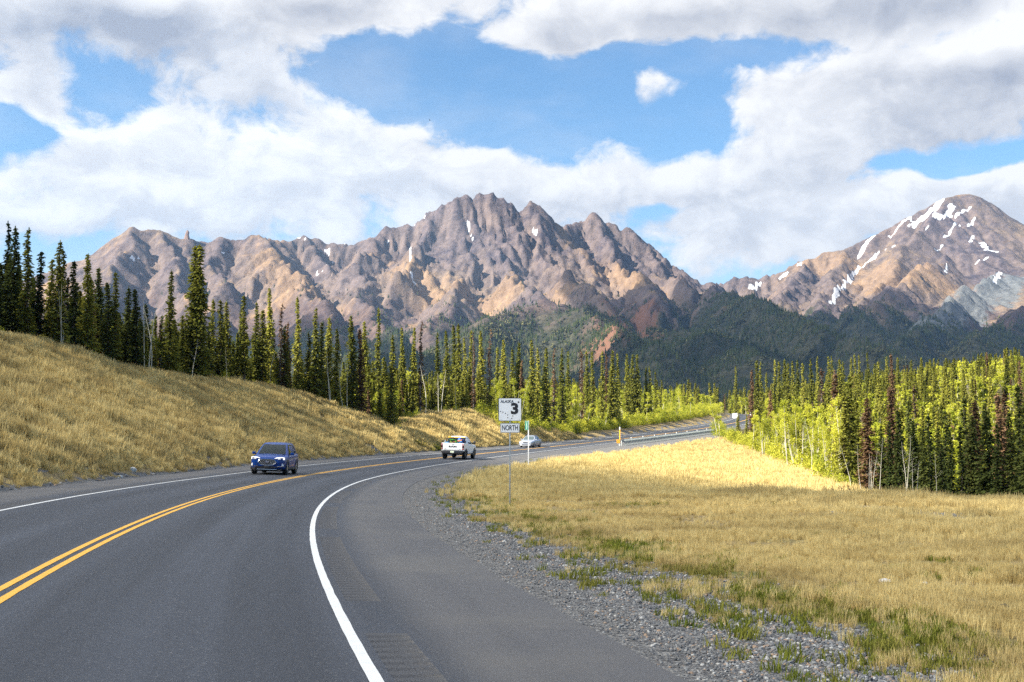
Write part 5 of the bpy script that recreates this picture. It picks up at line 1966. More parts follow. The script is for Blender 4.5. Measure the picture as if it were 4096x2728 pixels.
# passing-lane sign far up the road
s_ps = 292.0
pp = road(s_ps, 10.2); pp[2] = float(ground_z(pp[:1], pp[1:2])[0])
# placed on the verge in the photo column of the sign
best = min((abs(project(*road(s, 9.6))[0] - 2944), s) for s in np.arange(255, 345, 1.0))[1]
pp = road(best, 9.6); pp[2] = float(ground_z(pp[:1], pp[1:2])[0])
ps = empty('passing_lane_sign', tuple(pp), R(-6))
tag(ps, 'white rectangular passing lane sign far up the road by the crest', 'road sign')
ht = 3.6
post(ps, -.4, ht - .2, .06, 'post', False)
P4 = plate(ps, ht - .5, 1.30, 1.0, .05, SHEET, BLACKP, .02, .012, -.06, 'panel')
for k, q in enumerate(('PASSING', 'LANE', '1/2 MILE')):
    text_mesh(q, .27, BLACKP, 'lettering', P4, (0, -.0665, ht - .22 - k * .28), (R(90), 0, 0), .78, 0, .001)

# orange survey lath in the verge grass
pl = hit(2278, 1862)
b = MB(); b.box((0, 0, .35), (.035, .012, .8)); lo = b.build('survey_lath', mat('raw_lath', (.55, .36, .20), .8)); lo.location = pl; lo.rotation_euler = (.03, .05, .3)
f = MB(); f.box((0, -.008, .70), (.05, .006, .22)); f.build('ribbon', mat('pink_ribbon', (.80, .25, .18), .6), lo)
tag(lo, 'short wooden survey stake with faded orange ribbon in the verge grass', 'stake')
pl = hit(3043, 1668, 200)
b = MB(); b.box((0, 0, .9), (.10, .03, 2.0)); lo = b.build('delineator', mat('delineator_yellow', (.80, .42, .02), .5)); lo.location = road(322, 9.5); lo.location.z -= .2
f = MB(); f.box((0, -.018, 1.72), (.09, .004, .25)); f.build('reflector', mat('reflector_white', (.8, .8, .8), .3), lo)
tag(lo, 'yellow flexible marker post among bushes beside the far pickup', 'marker post')

# ------------------------------------------------------------------ guardrail
def so_at(px, py):
    best = None
    for s in np.arange(120, 330, 1.0):
        for o in np.arange(7.6, 10.4, .1):
            p = road(s, o); u, v = project(p[0], p[1], p[2] - .15)
            d = (u - px) ** 2 + (v - py) ** 2
            if best is None or d < best[0]:
                best = (d, s, o)
    return best[1:]


g0 = so_at(2487, 1776)[0]
# follow the road at a constant offset
GO = so_at(2487, 1776)[1]
g1 = min((abs(project(*road(s, GO))[0] - 2890), s) for s in np.arange(g0 + 30, 340, 1.0))[1]
print('rail', g0, GO, g1)
base0 = road(g0, GO)
rail = empty('guardrail', tuple(base0))
tag(rail, 'long galvanised guardrail with closely set posts along the outer shoulder', 'guardrail')
RH = .72
pb = MB()
# I-section post: web and two flanges, plus a spacer block
pb.box((0, 0, .33), (.11, .012, 1.15)); pb.box((.055, 0, .33), (.012, .12, 1.15)); pb.box((-.055, 0, .33), (.012, .12, 1.15))
post0 = pb.build('post', mat('weathered_galvanised', (.36, .40, .39), .5, .25, var=.15, vscale=4), None)
blk = MB(); blk.box((0, 0, .56), (.19, .14, .36)); blk0 = blk.build('spacer_block', mat('block_wood', (.38, .40, .38), .8, var=.2, vscale=4), None, bevel=.01)
rfl = MB(); rfl.box((0, 0, 0), (.10, .10, .20)); rf0 = rfl.build('reflector', mat('reflector_cap', (.55, .56, .56), .4), None, bevel=.01)
first = True; n = 0
s = g0 + 1.2
while s <= g1:
    p = road(s, GO + .22); p[2] = float(ground_z(p[:1], p[1:2])[0]); th = float(np.interp(s, RS, RTH))
    zr = float(road(s, GO)[2])
    def put(o0, loc, rz):
        c = o0 if o0.parent is None and o0.get('used') is None else o0.copy()
        if c is not o0:
            COL.objects.link(c)
        o0['used'] = 1
        c.parent = rail; c.location = Vector(loc) - rail.location; c.rotation_euler = (0, 0, rz)
        return c
    put(post0, (p[0], p[1], zr - .10), -th)
    pbk = road(s, GO + .08)
    put(blk0, (pbk[0], pbk[1], zr - .03), -th)
    if n % 8 == 4:
        put(rf0, (p[0], p[1], zr + .92), -th)
    n += 1; s += .953
for o in (post0, blk0, rf0):
    if 'used' in o:
        del o['used']
for c in list(rail.children):
    if 'used' in c:
        del c['used']
# W-shaped beam
S_ = np.arange(g0, g1 + .5, 1.0)
prof = [(0, .45), (.0, .485), (-.075, .53), (-.075, .565), (0, .61), (0, .635), (-.075, .68), (-.075, .715), (0, .76), (0, .795)]
V = np.stack([road(S_, np.full(len(S_), GO + a), q - .03) for a, q in prof], 1)
V2 = np.stack([road(S_, np.full(len(S_), GO + a + .006), q - .03) for a, q in reversed(prof)], 1)
V = np.concatenate([V, V2, V[:, :1]], 1)
me = mesh_np('beam', V.reshape(-1, 3) - base0, grid_faces(len(S_), V.shape[1]), [mat('beam_steel', (.40, .42, .43), .5, .5, var=.15, vscale=3)])
link(bpy.data.objects.new('beam', me), rail)

# end terminal: black-yellow striped marker and tall yellow pole
om = road(g0 - 1.5, GO + .1); om[2] = float(ground_z(om[:1], om[1:2])[0])
mk = empty('object_marker', tuple(om), R(-10))
tag(mk, 'black and yellow striped end panel with tall yellow pole at the start of the guardrail', 'marker')
YEL = mat('marker_yellow', (.85, .42, .01), .5)
b = MB(); b.box((-.05, 0, .28), (.20, .18, .9)); b.build('terminal_post', mat('block_wood', (.38, .40, .38), .8), mk, bevel=.01)
b = MB(); b.box((.22, .02, .28), (.10, .14, .9)); b.build('terminal_post', mat('block_wood', (.38, .40, .38), .8), mk, bevel=.01)
b = MB(); b.box((-.22, -.12, .62), (.52, .02, .50)); pn = b.build('panel', YEL, mk)
for k in range(-2, 3):
    c_ = k * .24
    poly = []
    lo_, hi_ = -.26, .26
    # stripe at 45 degrees clipped to the panel
    pts2 = []
    for t_ in np.linspace(-.6, .6, 61):
        pass
    def clip(poly, fn):
        out = []
        for a, b2 in zip(poly, poly[1:] + poly[:1]):
            fa, fb = fn(a), fn(b2)
            if fa >= 0:
                out.append(a)
            if fa * fb < 0:
                q = fa / (fa - fb); out.append((a[0] + (b2[0] - a[0]) * q, a[1] + (b2[1] - a[1]) * q))
        return out
    pl_ = [(c_ - .06 - .5, -.5), (c_ + .06 - .5, -.5), (c_ + .06 + .5, .5), (c_ - .06 + .5, .5)]
    for fn in (lambda p: p[0] + .26, lambda p: .26 - p[0], lambda p: p[1] + .25, lambda p: .25 - p[1]):
        if pl_:
            pl_ = clip(pl_, fn)
    if len(pl_) >= 3:
        b = MB(); b.add([(-.22 + x_, -.1315, .62 + z_) for x_, z_ in pl_], [tuple(range(len(pl_)))]); b.build('stripe', BLACKP, pn)
b = MB(); b.box((-.02, -.04, 1.75), (.13, .03, 1.75)); pole = b.build('pole', YEL, mk)
b = MB(); b.box((-.02, -.04, 2.46), (.135, .034, .36)); b.build('tip', mat('pole_white', (.75, .74, .74), .5), pole)


# ------------------------------------------------------------------ vehicles
def paint(name, col, metal=.0, rough=.3):
    m = mat(name, col, rough, metal, coat=.2, spec=.2)
    return m


GLASS = mat('tinted_glass', (.006, .014, .016), .03, 0, spec=.22)
RUBBER = mat('tyre_rubber', (.012, .012, .013), .85)
BLACKPL = mat('black_plastic', (.018, .018, .02), .6)
CHROME = mat('chrome', (.75, .76, .78), .12, 1.0)
ALLOY = mat('alloy_rim', (.45, .46, .48), .3, .9)
LAMP = mat('headlamp_lens', (.80, .82, .85), .08, 0, spec=.8)
AMBER = mat('amber_lens', (.75, .30, .06), .15)
REDL = mat('tail_lens', (.30, .008, .012), .12)
DARKRED = mat('smoked_tail_lens', (.03, .006, .008), .12)
PLATE = mat('plate_white', (.70, .76, .62), .5)
UNDER = mat('underbody', (.010, .010, .011), .9)


def shell(stations, top=.55):
    """body shell: stations (y, half width, bottom, widest z, shoulder z, top z)"""
    secs = []
    for y, w_, zb, zw, zs, zt in stations:
        half = [(.0, zb), (.80 * w_, zb), (.95 * w_, zb + .05), (.99 * w_, zb + .5 * (zw - zb)), (w_, zw), (.988 * w_, zs - .07), (.955 * w_, zs - .02), (.90 * w_, zs + .004), (top * w_, zt - .012), (.25 * w_, zt - .002)]
        right = [(x, y, z) for x, z in half]
        left = [(-x, y, z) for x, z in reversed(half) if x > 0]
        secs.append(right + [(0, y, zt)] + left)
    return secs


class Cabin:
    """greenhouse from levels (z, half width front, half width rear, y front, y rear)"""
    def __init__(self, levels):
        self.l = np.array(levels, float)

    def at(self, z):
        return [float(np.interp(z, self.l[:, 0], self.l[:, k])) for k in range(1, 5)]

    def ring(self, z):
        hf, hr, yf, yr = self.at(z)
        f = [(x * hf, yf + .05 * (1 - x * x) * min(1, hf / .6)) for x in (-.90, -.6, -.3, 0, .3, .6, .90)]
        s1 = [(hf, yf - .10), (hf * .7 + hr * .3, yf * .7 + yr * .3), (hf * .4 + hr * .6, yf * .4 + yr * .6), (hr, yr + .14)]
        b = [(x * hr, yr - .03 * (1 - x * x)) for x in (.90, .45, 0, -.45, -.90)]
        s2 = [(-x, y) for x, y in reversed(s1)]
        return [(x, y, z) for x, y in f + s1 + b + s2]

    def mesh(self):
        b = MB(); b.loft([self.ring(z) for z in self.l[:, 0]])
        return b

    def sx(self, y, z):
        hf, hr, yf, yr = self.at(z)
        t = np.clip((yf - .10 - y) / (yf - .10 - yr - .14), 0, 1)
        return hf + (hr - hf) * t

    def front(self, z0, z1, k0=.84, k1=.84, off=.014, nz=5, nx=9):
        b = MB(); rows = []
        for i in range(nz):
            z = z0 + (z1 - z0) * i / (nz - 1); hf, hr, yf, yr = self.at(z); k = k0 + (k1 - k0) * i / (nz - 1)
            rows.append([(hf * k * u, yf + .05 * (1 - (k * u) ** 2) * min(1, hf / .6) + off, z + off * .4) for u in np.linspace(-1, 1, nx)])
        b.loft(rows, closed=False, caps=False)
        return b

    def rear(self, z0, z1, k=.82, off=.014, nz=4, nx=7):
        b = MB(); rows = []
        for i in range(nz):
            z = z0 + (z1 - z0) * i / (nz - 1); hf, hr, yf, yr = self.at(z)
            rows.append([(hr * k * u, yr - .03 * (1 - (k * u) ** 2) - off, z) for u in np.linspace(-1, 1, nx)])
        b.loft(rows, closed=False, caps=False)
        return b

    def side(self, poly, sgn, off=.010):
        b = MB(); b.add([(sgn * (self.sx(y, z) + off), y, z) for y, z in poly], [tuple(range(len(poly)))])
        return b


def wheel(root, x, y, r, wd, rim_m=ALLOY, spokes=5):
    s = 1 if x > 0 else -1
    n = 28; b = MB()
    prof = [(-.5, .66), (-.5, .90), (-.38, .985), (-.2, 1.0), (.2, 1.0), (.38, .985), (.5, .90), (.5, .66)]
    secs = []
    for k in range(n):
        a = 2 * math.pi * k / n
        secs.append([(p * wd, q * r * math.cos(a), q * r * math.sin(a)) for p, q in prof])
    vs = [p for q in secs for p in q]; m = len(prof); fs = []
    for k in range(n):
        for j in range(m):
            fs.append((k * m + j, ((k + 1) % n) * m + j, ((k + 1) % n) * m + (j + 1) % m, k * m + (j + 1) % m))
    b.add(vs, fs, True)
    t = b.build('wheel', RUBBER, root); t.location = (x, y, r)
    rb = MB()
    rr = .64 * r
    rb.tube([(s * wd * .30, 0, 0), (s * wd * .36, 0, 0)], [rr * .98, rr * .98], 24)
    ri = rb.build('rim', mat('rim_shadow', (.05, .05, .055), .5, .6), t)
    sb = MB()
    for k in range(spokes):
        a = 2 * math.pi * k / spokes + .3
        rot = Matrix.Rotation(a, 3, 'X')
        sb.box(rot @ Vector((s * wd * .40, 0, rr * .52)), (.03, rr * .26, rr * .92), rot)
    sb.tube([(s * wd * .34, 0, 0), (s * wd * .45, 0, 0)], [rr * .25, rr * .18], 12)
    nn = 24
    ring = []
    for q, xx in ((rr * 1.0, .44), (rr * .90, .46), (rr * .90, .36), (rr * 1.0, .36)):
        ring.append([(s * wd * xx, q * math.cos(6.2832 * k / nn), q * math.sin(6.2832 * k / nn)) for k in range(nn)])
    sb.loft(ring + [ring[0]], closed=True, caps=False)
    sb.build('spokes', rim_m, t)
    return t


def arch(root, x, y, r, m, w_=.07):
    s = 1 if x > 0 else -1; b = MB(); secs = []
    for k in range(15):
        a = R(-12 + 204 * k / 14)
        c, d = math.cos(a), math.sin(a)
        secs.append([(x, y + (r + q) * c, r * .98 + (r + q) * d) for q in (.025, .025 + w_)] + [(x - s * .10, y + (r + q) * c, r * .98 + (r + q) * d) for q in (.025 + w_, .025)])
    b.loft(secs); return b.build('wheel_arch', m, root)


def mirror(root, x, y, z, m, w_=.20, h_=.15):
    s = 1 if x > 0 else -1; b = MB()
    b.box((x + s * w_ / 2, y, z), (w_, .10, h_)); o = b.build('mirror', m, root, bevel=.03)
    c = MB(); c.box((x - s * .03, y, z - h_ * .35), (.14, .05, .05)); c.build('mirror_arm', BLACKPL, o)
    return o


def drive(o, s, off, oncoming, z=0.0, scale=1.0):
    p = road(s, off); th = float(np.interp(s, RS, RTH)); e = float(np.interp(s, RS, RE)); g = math.atan(float(np.interp(s, RS, _g)))
    o.location = tuple(p + np.array([0, 0, .003 + z]))
    o.rotation_mode = 'XYZ'
    o.rotation_euler = (-g, -e, math.pi - th) if oncoming else (g, e, -th)
    o.scale = (scale,) * 3


# --- blue SUV
LAMPON = mat('daytime_light', (.85, .86, .88), .2)
b_ = LAMPON.node_tree.nodes['Principled BSDF']; b_.inputs['Emission Color'].default_value = (1, .95, .88, 1); b_.inputs['Emission Strength'].default_value = .35


def yb(x, z):
    """front surface of the SUV body"""
    return float(min(np.interp(abs(x), [.55, .76, .87, .93, .963], [2.395, 2.35, 2.24, 2.02, 1.43]), np.interp(z, [.84, .905, .965, 1.02], [2.395, 2.35, 2.24, 2.02])))


def make_suv():
    root = empty('suv'); blue = paint('metallic_blue_paint', (.001, .034, .19), 0, .3)
    st = [(2.395, .60, .40, .62, .83, .85), (2.35, .76, .32, .62, .87, .905), (2.24, .87, .28, .64, .925, .965), (2.02, .93, .26, .67, .96, 1.02), (1.43, .963, .26, .70, 1.0, 1.085), (1.05, .966, .26, .72, 1.03, 1.115),
          (.4, .966, .26, .74, 1.05, 1.11), (-1.2, .966, .26, .76, 1.07, 1.12), (-1.85, .955, .28, .78, 1.10, 1.14), (-2.22, .92, .32, .80, 1.11, 1.15), (-2.36, .85, .42, .80, 1.08, 1.11), (-2.39, .78, .5, .8, 1.0, 1.03)]
    b = MB(); b.loft(shell(st)); b.build('body', blue, root)
    cb = Cabin([(1.02, .885, .86, 1.16, -2.24), (1.30, .80, .79, .76, -2.12), (1.55, .705, .70, .38, -1.98), (1.665, .645, .63, .14, -1.88), (1.712, .55, .53, -.12, -1.70), (1.735, .28, .28, -.5, -1.3)])
    cb.mesh().build('cabin', blue, root)
    cb.front(1.09, 1.615, .86, .88).build('windshield', GLASS, root)
    cb.rear(1.15, 1.58).build('rear_window', GLASS, root)
    for s in (-1, 1):
        cb.side([(.80, 1.11), (.42, 1.42), (.16, 1.60), (-.32, 1.62), (-.36, 1.11)], s).build('front_window', GLASS, root)
        cb.side([(-.42, 1.11), (-.38, 1.62), (-1.05, 1.61), (-1.22, 1.12)], s).build('rear_door_window', GLASS, root)
        cb.side([(-1.28, 1.13), (-1.12, 1.60), (-1.55, 1.57), (-1.82, 1.30), (-1.75, 1.18)], s).build('quarter_window', GLASS, root)
        mirror(root, s * .96, .72, 1.13, blue)
        for y in (1.43, -1.42):
            wheel(root, s * .845, y, .372, .245)
            arch(root, s * .972, y, .372, BLACKPL)
        q = MB(); q.box((s * .955, 0, .33), (.05, 2.1, .14)); q.build('sill', BLACKPL, root, bevel=.015)
        for y in (.05, -.95):
            d = MB(); d.box((s * .972, y, .96), (.03, .18, .035)); d.build('door_handle', blue, root, bevel=.008)
        # headlamp: tapering wedge wrapping the corner
        def skin(pts, off, dep):
            q = MB(); q.prism([(s * x, yb(x, z) + off, z) for x, z in pts], (0, -dep, 0)); return q
        hl = skin([(.36, .875), (.50, .925), (.66, .945), (.80, .950), (.90, .935), (.915, .86), (.80, .815), (.62, .80), (.46, .835)], .016, .05).build('headlight', mat('headlamp_shell', (.10, .105, .11), .08, .2, spec=.8), root)
        skin([(.37, .878), (.50, .928), (.66, .948), (.80, .953), (.90, .938), (.91, .90), (.80, .925), (.66, .918), (.50, .896)], .026, .02).build('light_bar', LAMPON, hl)
        skin([(.84, .90), (.90, .905), (.905, .82), (.84, .815)], .026, .02).build('light_bar', LAMPON, hl)
        skin([(.58, .885), (.72, .900), (.73, .835), (.60, .825)], .024, .02).build('projector', LAMP, hl)
        fg = skin([(.48, .50), (.58, .60), (.74, .645), (.88, .62), (.905, .46), (.80, .42), (.60, .43)], .012, .05).build('fog_pocket', BLACKPL, root)
        skin([(.78, .47), (.79, .62), (.84, .60), (.88, .55), (.885, .47)], .026, .03).build('fog_light', LAMP, fg)
        skin([(.56, .445), (.56, .468), (.80, .468), (.80, .445)], .026, .03).build('fog_trim', CHROME, fg)
        t = MB(); t.prism([(s * x, y, z) for x, y, z in ((.55, -2.385, .98), (.88, -2.30, 1.02), (.93, -2.16, 1.0), (.90, -2.26, .90), (.55, -2.39, .90))], (0, .06, 0)); t.build('tail_light', REDL, root)
    # grille: wide hexagon with chrome rim and wavy bars
    hexa = [(-.50, .66), (-.40, .805), (-.22, .845), (.22, .845), (.40, .805), (.50, .66), (.33, .535), (.12, .505), (-.12, .505), (-.33, .535)]
    yf = lambda x, z: yb(x, z) + .035 - .03 * x * x
    g = MB(); g.prism([(x, yf(x, z), z) for x, z in hexa], (0, -.15, 0)); gr = g.build('grille', BLACKPL, root)
    c = MB(); pts = [(x, yf(x, z) + .006, z) for x, z in hexa]; c.tube(pts + [pts[0]], .013, 6, False); c.build('grille_frame', CHROME, gr)
    w_ = MB()
    for k in range(7):
        z = .55 + k * .043
        lim = np.interp(z, [.50, .535, .66, .805, .845], [.12, .33, .50, .40, .22]) - .02
        xs = np.arange(-lim, lim + .001, .033)
        w_.tube([(x, yf(x, z) + .008, z + .012 * math.sin(x * 68 + k * math.pi)) for x in xs], .0055, 4, False)
    w_.build('grille_bars', mat('satin_chrome', (.55, .56, .58), .25, .9), gr)
    e = MB(); n = 22
    e.prism([(.105 * math.cos(6.283 * k / n), 2.452, .69 + .043 * math.sin(6.283 * k / n)) for k in range(n)], (0, -.03, 0)); bd = e.build('badge', CHROME, gr)
    e = MB(); e.prism([(.092 * math.cos(6.283 * k / n), 2.458, .69 + .034 * math.sin(6.283 * k / n)) for k in range(n)], (0, -.01, 0)); e.build('badge_field', mat('badge_blue', (.01, .03, .16), .3), bd)
    text_mesh('Ford', .062, WHITEP, 'lettering', bd, (0, 2.460, .69), (R(90), 0, R(180)), 1.1, .2, .001)
    q = MB(); q.box((0, 2.40, .43), (.30, .06, .13)); pl = q.build('plate_bracket', BLACKPL, root, bevel=.008)
    s_ = MB()
    for x in (-.11, .0, .11):
        s_.box((x, 2.432, .425), (.014, .006, .014))
    s_.build('bolt', CHROME, pl)
    q = MB(); q.prism([(-.86, 2.27, .37), (-.62, 2.405, .40), (-.45, 2.415, .455), (.45, 2.415, .455), (.62, 2.405, .40), (.86, 2.27, .37), (.70, 2.34, .22), (-.70, 2.34, .22)], (0, -.25, 0)); lb = q.build('lower_bumper', BLACKPL, root)
    q = MB(); q.box((0, 2.36, .285), (1.06, .14, .028)); q.build('skid_trim', CHROME, lb, bevel=.006)
    q = MB(); q.box((0, 0, .24), (1.5, 4.2, .12)); q.build('underbody', UNDER, root)
    q = MB(); q.tube([(.18, -1.5, 1.72), (.18, -1.62, 1.80)], [.02, .008], 6); q.build('antenna', BLACKPL, root)
    q = MB(); q.tube([(-.55, 1.16, 1.06), (-.05, 1.12, 1.10)], .012, 5); q.tube([(.1, 1.16, 1.07), (.6, 1.10, 1.09)], .012, 5); q.build('wiper', BLACKPL, root)
    return tag(root, 'dark blue SUV with chrome hexagonal grille driving towards the camera', 'car')


suv = make_suv()
drive(suv, 72.4, -1.95, True)


# --- silver sedan
def make_sedan():
    root = empty('sedan'); sil = paint('silver_blue_paint', (.36, .40, .48), .45, .3)
    st = [(2.36, .58, .36, .52, .62, .64), (2.32, .74, .26, .52, .68, .71), (2.18, .83, .22, .54, .73, .76), (1.9, .87, .20, .56, .77, .81), (1.35, .89, .19, .58, .82, .88), (.95, .892, .19, .6, .85, .92),
          (.3, .892, .19, .62, .87, .92), (-1.0, .892, .19, .64, .89, .93), (-1.6, .885, .2, .66, .92, .97), (-2.1, .86, .24, .68, .93, .98), (-2.34, .78, .32, .66, .90, .95), (-2.39, .7, .4, .62, .82, .85)]
    b = MB(); b.loft(shell(st)); b.build('body', sil, root)
    cb = Cabin([(.84, .80, .79, 1.16, -1.80), (1.08, .73, .72, .72, -1.52), (1.28, .655, .65, .32, -1.22), (1.37, .60, .60, .08, -1.02), (1.42, .50, .50, -.15, -.85), (1.435, .25, .25, -.4, -.7)])
    cb.mesh().build('cabin', sil, root)
    cb.front(.93, 1.34, .87, .88).build('windshield', mat('clear_windshield', (.03, .055, .06), .05, 0, spec=.9), root)
    cb.rear(.98, 1.32).build('rear_window', GLASS, root)
    for s in (-1, 1):
        cb.side([(.72, .94), (.20, 1.30), (-.28, 1.33), (-.32, .94)], s).build('front_window', GLASS, root)
        cb.side([(-.38, .94), (-.34, 1.33), (-.92, 1.30), (-1.22, .98)], s).build('rear_door_window', GLASS, root)
        mirror(root, s * .86, .74, .96, sil, .17, .12)
        for y in (1.36, -1.34):
            wheel(root, s * .775, y, .315, .20, spokes=7)
            arch(root, s * .897, y, .315, UNDER, .03)
        q = MB(); q.box((s * .893, 0, .52), (.02, 3.0, .05)); q.build('side_trim', mat('trim_grey', (.25, .27, .31), .4), root, bevel=.008)
        h = MB(); h.prism([(s * x, y + .012, z) for x, y, z in ((.36, 2.335, .665), (.60, 2.27, .705), (.76, 2.18, .72), (.80, 2.13, .65), (.60, 2.29, .605), (.38, 2.35, .60))], (0, -.06, 0)); hl = h.build('headlight', LAMP, root)
        h = MB(); h.prism([(s * x, y + .018, z) for x, y, z in ((.66, 2.245, .70), (.78, 2.165, .715), (.81, 2.12, .65), (.68, 2.245, .625))], (0, -.05, 0)); h.build('indicator', AMBER, hl)
        q = MB(); q.box((s * .52, 2.35, .33), (.14, .04, .06)); q.build('fog_light', LAMP, root, bevel=.01)
        t = MB(); t.prism([(s * x, y, z) for x, y, z in ((.45, -2.37, .90), (.75, -2.30, .90), (.80, -2.2, .78), (.45, -2.39, .76))], (0, .05, 0)); t.build('tail_light', REDL, root)
        for y in (.02, -.92):
            d = MB(); d.box((s * .895, y, .80), (.03, .15, .03)); d.build('door_handle', sil, root, bevel=.008)
    q = MB(); q.prism([(-.34, 2.385, .66), (-.26, 2.40, .60), (.26, 2.40, .60), (.34, 2.385, .66), (0, 2.40, .675)], (0, -.04, 0)); g = q.build('grille', BLACKPL, root)
    c = MB(); c.tube([(-.35, 2.39, .665), (0, 2.41, .682), (.35, 2.39, .665), (.27, 2.41, .598), (-.27, 2.41, .598), (-.35, 2.39, .665)], .010, 5, False); c.box((0, 2.405, .64), (.07, .02, .055)); c.build('grille_frame', CHROME, g)
    q = MB(); q.prism([(-.62, 2.36, .37), (.62, 2.36, .37), (.58, 2.36, .29), (-.58, 2.36, .29)], (0, -.06, 0)); q.build('air_intake', BLACKPL, root)
    q = MB(); q.box((0, 2.365, .255), (1.3, .05, .03)); q.build('lip', mat('trim_light', (.60, .63, .68), .4), root, bevel=.008)
    q = MB(); q.box((0, 0, .2), (1.4, 4.1, .10)); q.build('underbody', UNDER, root)
    rk = MB()
    for y in (.02, -.78):
        rk.tube([(-.70, y, 1.49), (.70, y, 1.49)], .017, 6)
        for s in (-1, 1):
            rk.box((s * .58, y, 1.425), (.10, .12, .12))
    rk.build('roof_rack', BLACKPL, root, bevel=0)
    return tag(root, 'silver sedan with black roof bars driving downhill towards the bend', 'car')


sedan = make_sedan()
drive(sedan, 173.0, -1.95, True, 0, 1.07)


# --- pickups
def make_pickup(name, col, label, tailtext=True):
    root = empty(name); wh = paint(col[0], col[1], 0, .3)
    st = [(2.95, .80, .50, .85, 1.12, 1.16), (2.88, .93, .46, .88, 1.18, 1.23), (2.6, 1.00, .46, .90, 1.22, 1.27), (2.0, 1.02, .46, .92, 1.24, 1.30), (1.25, 1.02, .46, .95, 1.26, 1.33), (.3, 1.015, .46, .96, 1.28, 1.32), (-.88, 1.01, .46, .98, 1.30, 1.33)]
    b = MB(); b.loft(shell(st)); b.build('body', wh, root)
    cb = Cabin([(1.26, .93, .93, 1.38, -.84), (1.50, .87, .88, .98, -.83), (1.80, .78, .80, .52, -.80), (1.93, .72, .73, .30, -.76), (2.0, .62, .62, .12, -.66), (2.03, .35, .35, -.1, -.45)])
    cb.mesh().build('cab', wh, root)
    cb.front(1.36, 1.88, .87, .88).build('windshield', GLASS, root)
    cb.rear(1.42, 1.86, .84).build('rear_window', GLASS, root)
    for s in (-1, 1):
        cb.side([(1.0, 1.36), (.42, 1.85), (-.02, 1.90), (-.06, 1.35)], s).build('front_window', GLASS, root)
        cb.side([(-.12, 1.35), (-.08, 1.90), (-.58, 1.86), (-.66, 1.36)], s).build('rear_door_window', GLASS, root)
        m = MB(); m.box((s * 1.20, .86, 1.47), (.20, .14, .27)); mo = m.build('mirror', BLACKPL, root, bevel=.03)
        m = MB(); m.box((s * 1.05, .86, 1.42), (.20, .05, .10)); m.build('mirror_arm', BLACKPL, mo)
        # bed side: profile swept along the box, slightly waisted
        prof = [(.80, .74), (1.00, .74), (1.03, .95), (1.022, 1.22), (1.03, 1.36), (1.0, 1.43), (.84, 1.43), (.80, 1.40)]
        q = MB(); q.loft([[(s * x * k, y, z) for x, z in prof] for y, k in ((-2.92, .985), (-2.8, 1.0), (-1.0, 1.0), (-.90, .99))]); q.build('bed_side', wh, root)
        for y in (1.90, -1.95):
            wheel(root, s * .88, y, .43, .30, mat('dark_alloy', (.10, .10, .11), .35, .8), 6)
            arch(root, s * 1.045, y, .43, BLACKPL, .10)
        tl = MB(); tl.box((s * .945, -2.90, 1.11), (.16, .12, .50)); to = tl.build('tail_light', REDL, root, bevel=.02)
        tl = MB(); tl.box((s * .945, -2.962, 1.11), (.13, .012, .26)); to2 = tl.build('lens_centre', DARKRED, to, bevel=.004)
        tl = MB(); tl.box((s * .945, -2.964, 1.27), (.12, .012, .035)); tl.box((s * .945, -2.964, .965), (.12, .012, .035)); tl.build('reversing_lamp', mat('clear_lens', (.6, .55, .55), .15), to)
        q = MB(); q.box((s * .99, .3, .43), (.10, 2.6, .07)); q.build('running_board', BLACKPL, root, bevel=.015)
        for y in (.02, -.62):
            d = MB(); d.box((s * 1.022, y + .1, 1.18), (.03, .18, .04)); d.build('door_handle', wh, root, bevel=.008)
    q = MB(); q.box((0, -1.9, .83), (1.62, 2.0, .06)); q.box((0, -.95, 1.10), (1.62, .05, .56)); q.build('bed_floor', mat('bed_liner', (.03, .03, .032), .8), root)
    q = MB(); q.prism([(-.86, -2.90, .80), (.86, -2.90, .80), (.86, -2.90, 1.36), (.84, -2.88, 1.43), (-.84, -2.88, 1.43), (-.86, -2.90, 1.36)], (0, -.07, 0)); tg = q.build('tailgate', wh, root, bevel=.012)
    q = MB(); q.prism([(-.82, -2.974, .84), (.82, -2.974, .84), (.70, -2.974, .88), (-.70, -2.974, .88)], (0, .004, 0)); q.build('crease', mat('crease_shade', (.45, .46, .47), .4), tg)
    q = MB(); q.prism([(-.17, -2.974, 1.37), (.17, -2.974, 1.37), (.12, -2.974, 1.30), (-.12, -2.974, 1.30)], (0, -.012, 0)); hd = q.build('handle', wh, tg, bevel=.006)
    q = MB(); q.box((0, -2.984, 1.295), (.20, .02, .02)); q.build('grip', BLACKPL, hd)
    if tailtext:
        text_mesh('RAM', .20, BLACKPL, 'lettering', tg, (0, -2.976, 1.12), (R(90), 0, 0), 1.75, 0, .004, weight=.009)
        text_mesh('REBEL', .045, BLACKPL, 'lettering', tg, (-.64, -2.976, .905), (R(90), 0, 0), 1.6, .2, .002, weight=.002)
        text_mesh('4X4', .045, BLACKPL, 'lettering', tg, (.66, -2.976, .905), (R(90), 0, 0), 1.6, .2, .002, weight=.002)
    q = MB(); q.prism([(-1.0, -2.92, .78), (1.0, -2.92, .78), (1.02, -2.92, .64), (.85, -2.92, .50), (-.85, -2.92, .50), (-1.02, -2.92, .64)], (0, -.16, 0)); bp = q.build('rear_bumper', mat('dark_bumper', (.03, .033, .04), .4, .3), root, bevel=.025)
    q = MB(); q.box((0, -3.085, .665), (.31, .012, .16)); pl = q.build('number_plate', PLATE, bp)
    q = MB(); q.box((-.05, -3.0925, .66), (.13, .003, .07)); q.box((.085, -3.0925, .66), (.05, .003, .08)); q.build('print', mat('plate_print', (.42, .52, .30), .5), pl)
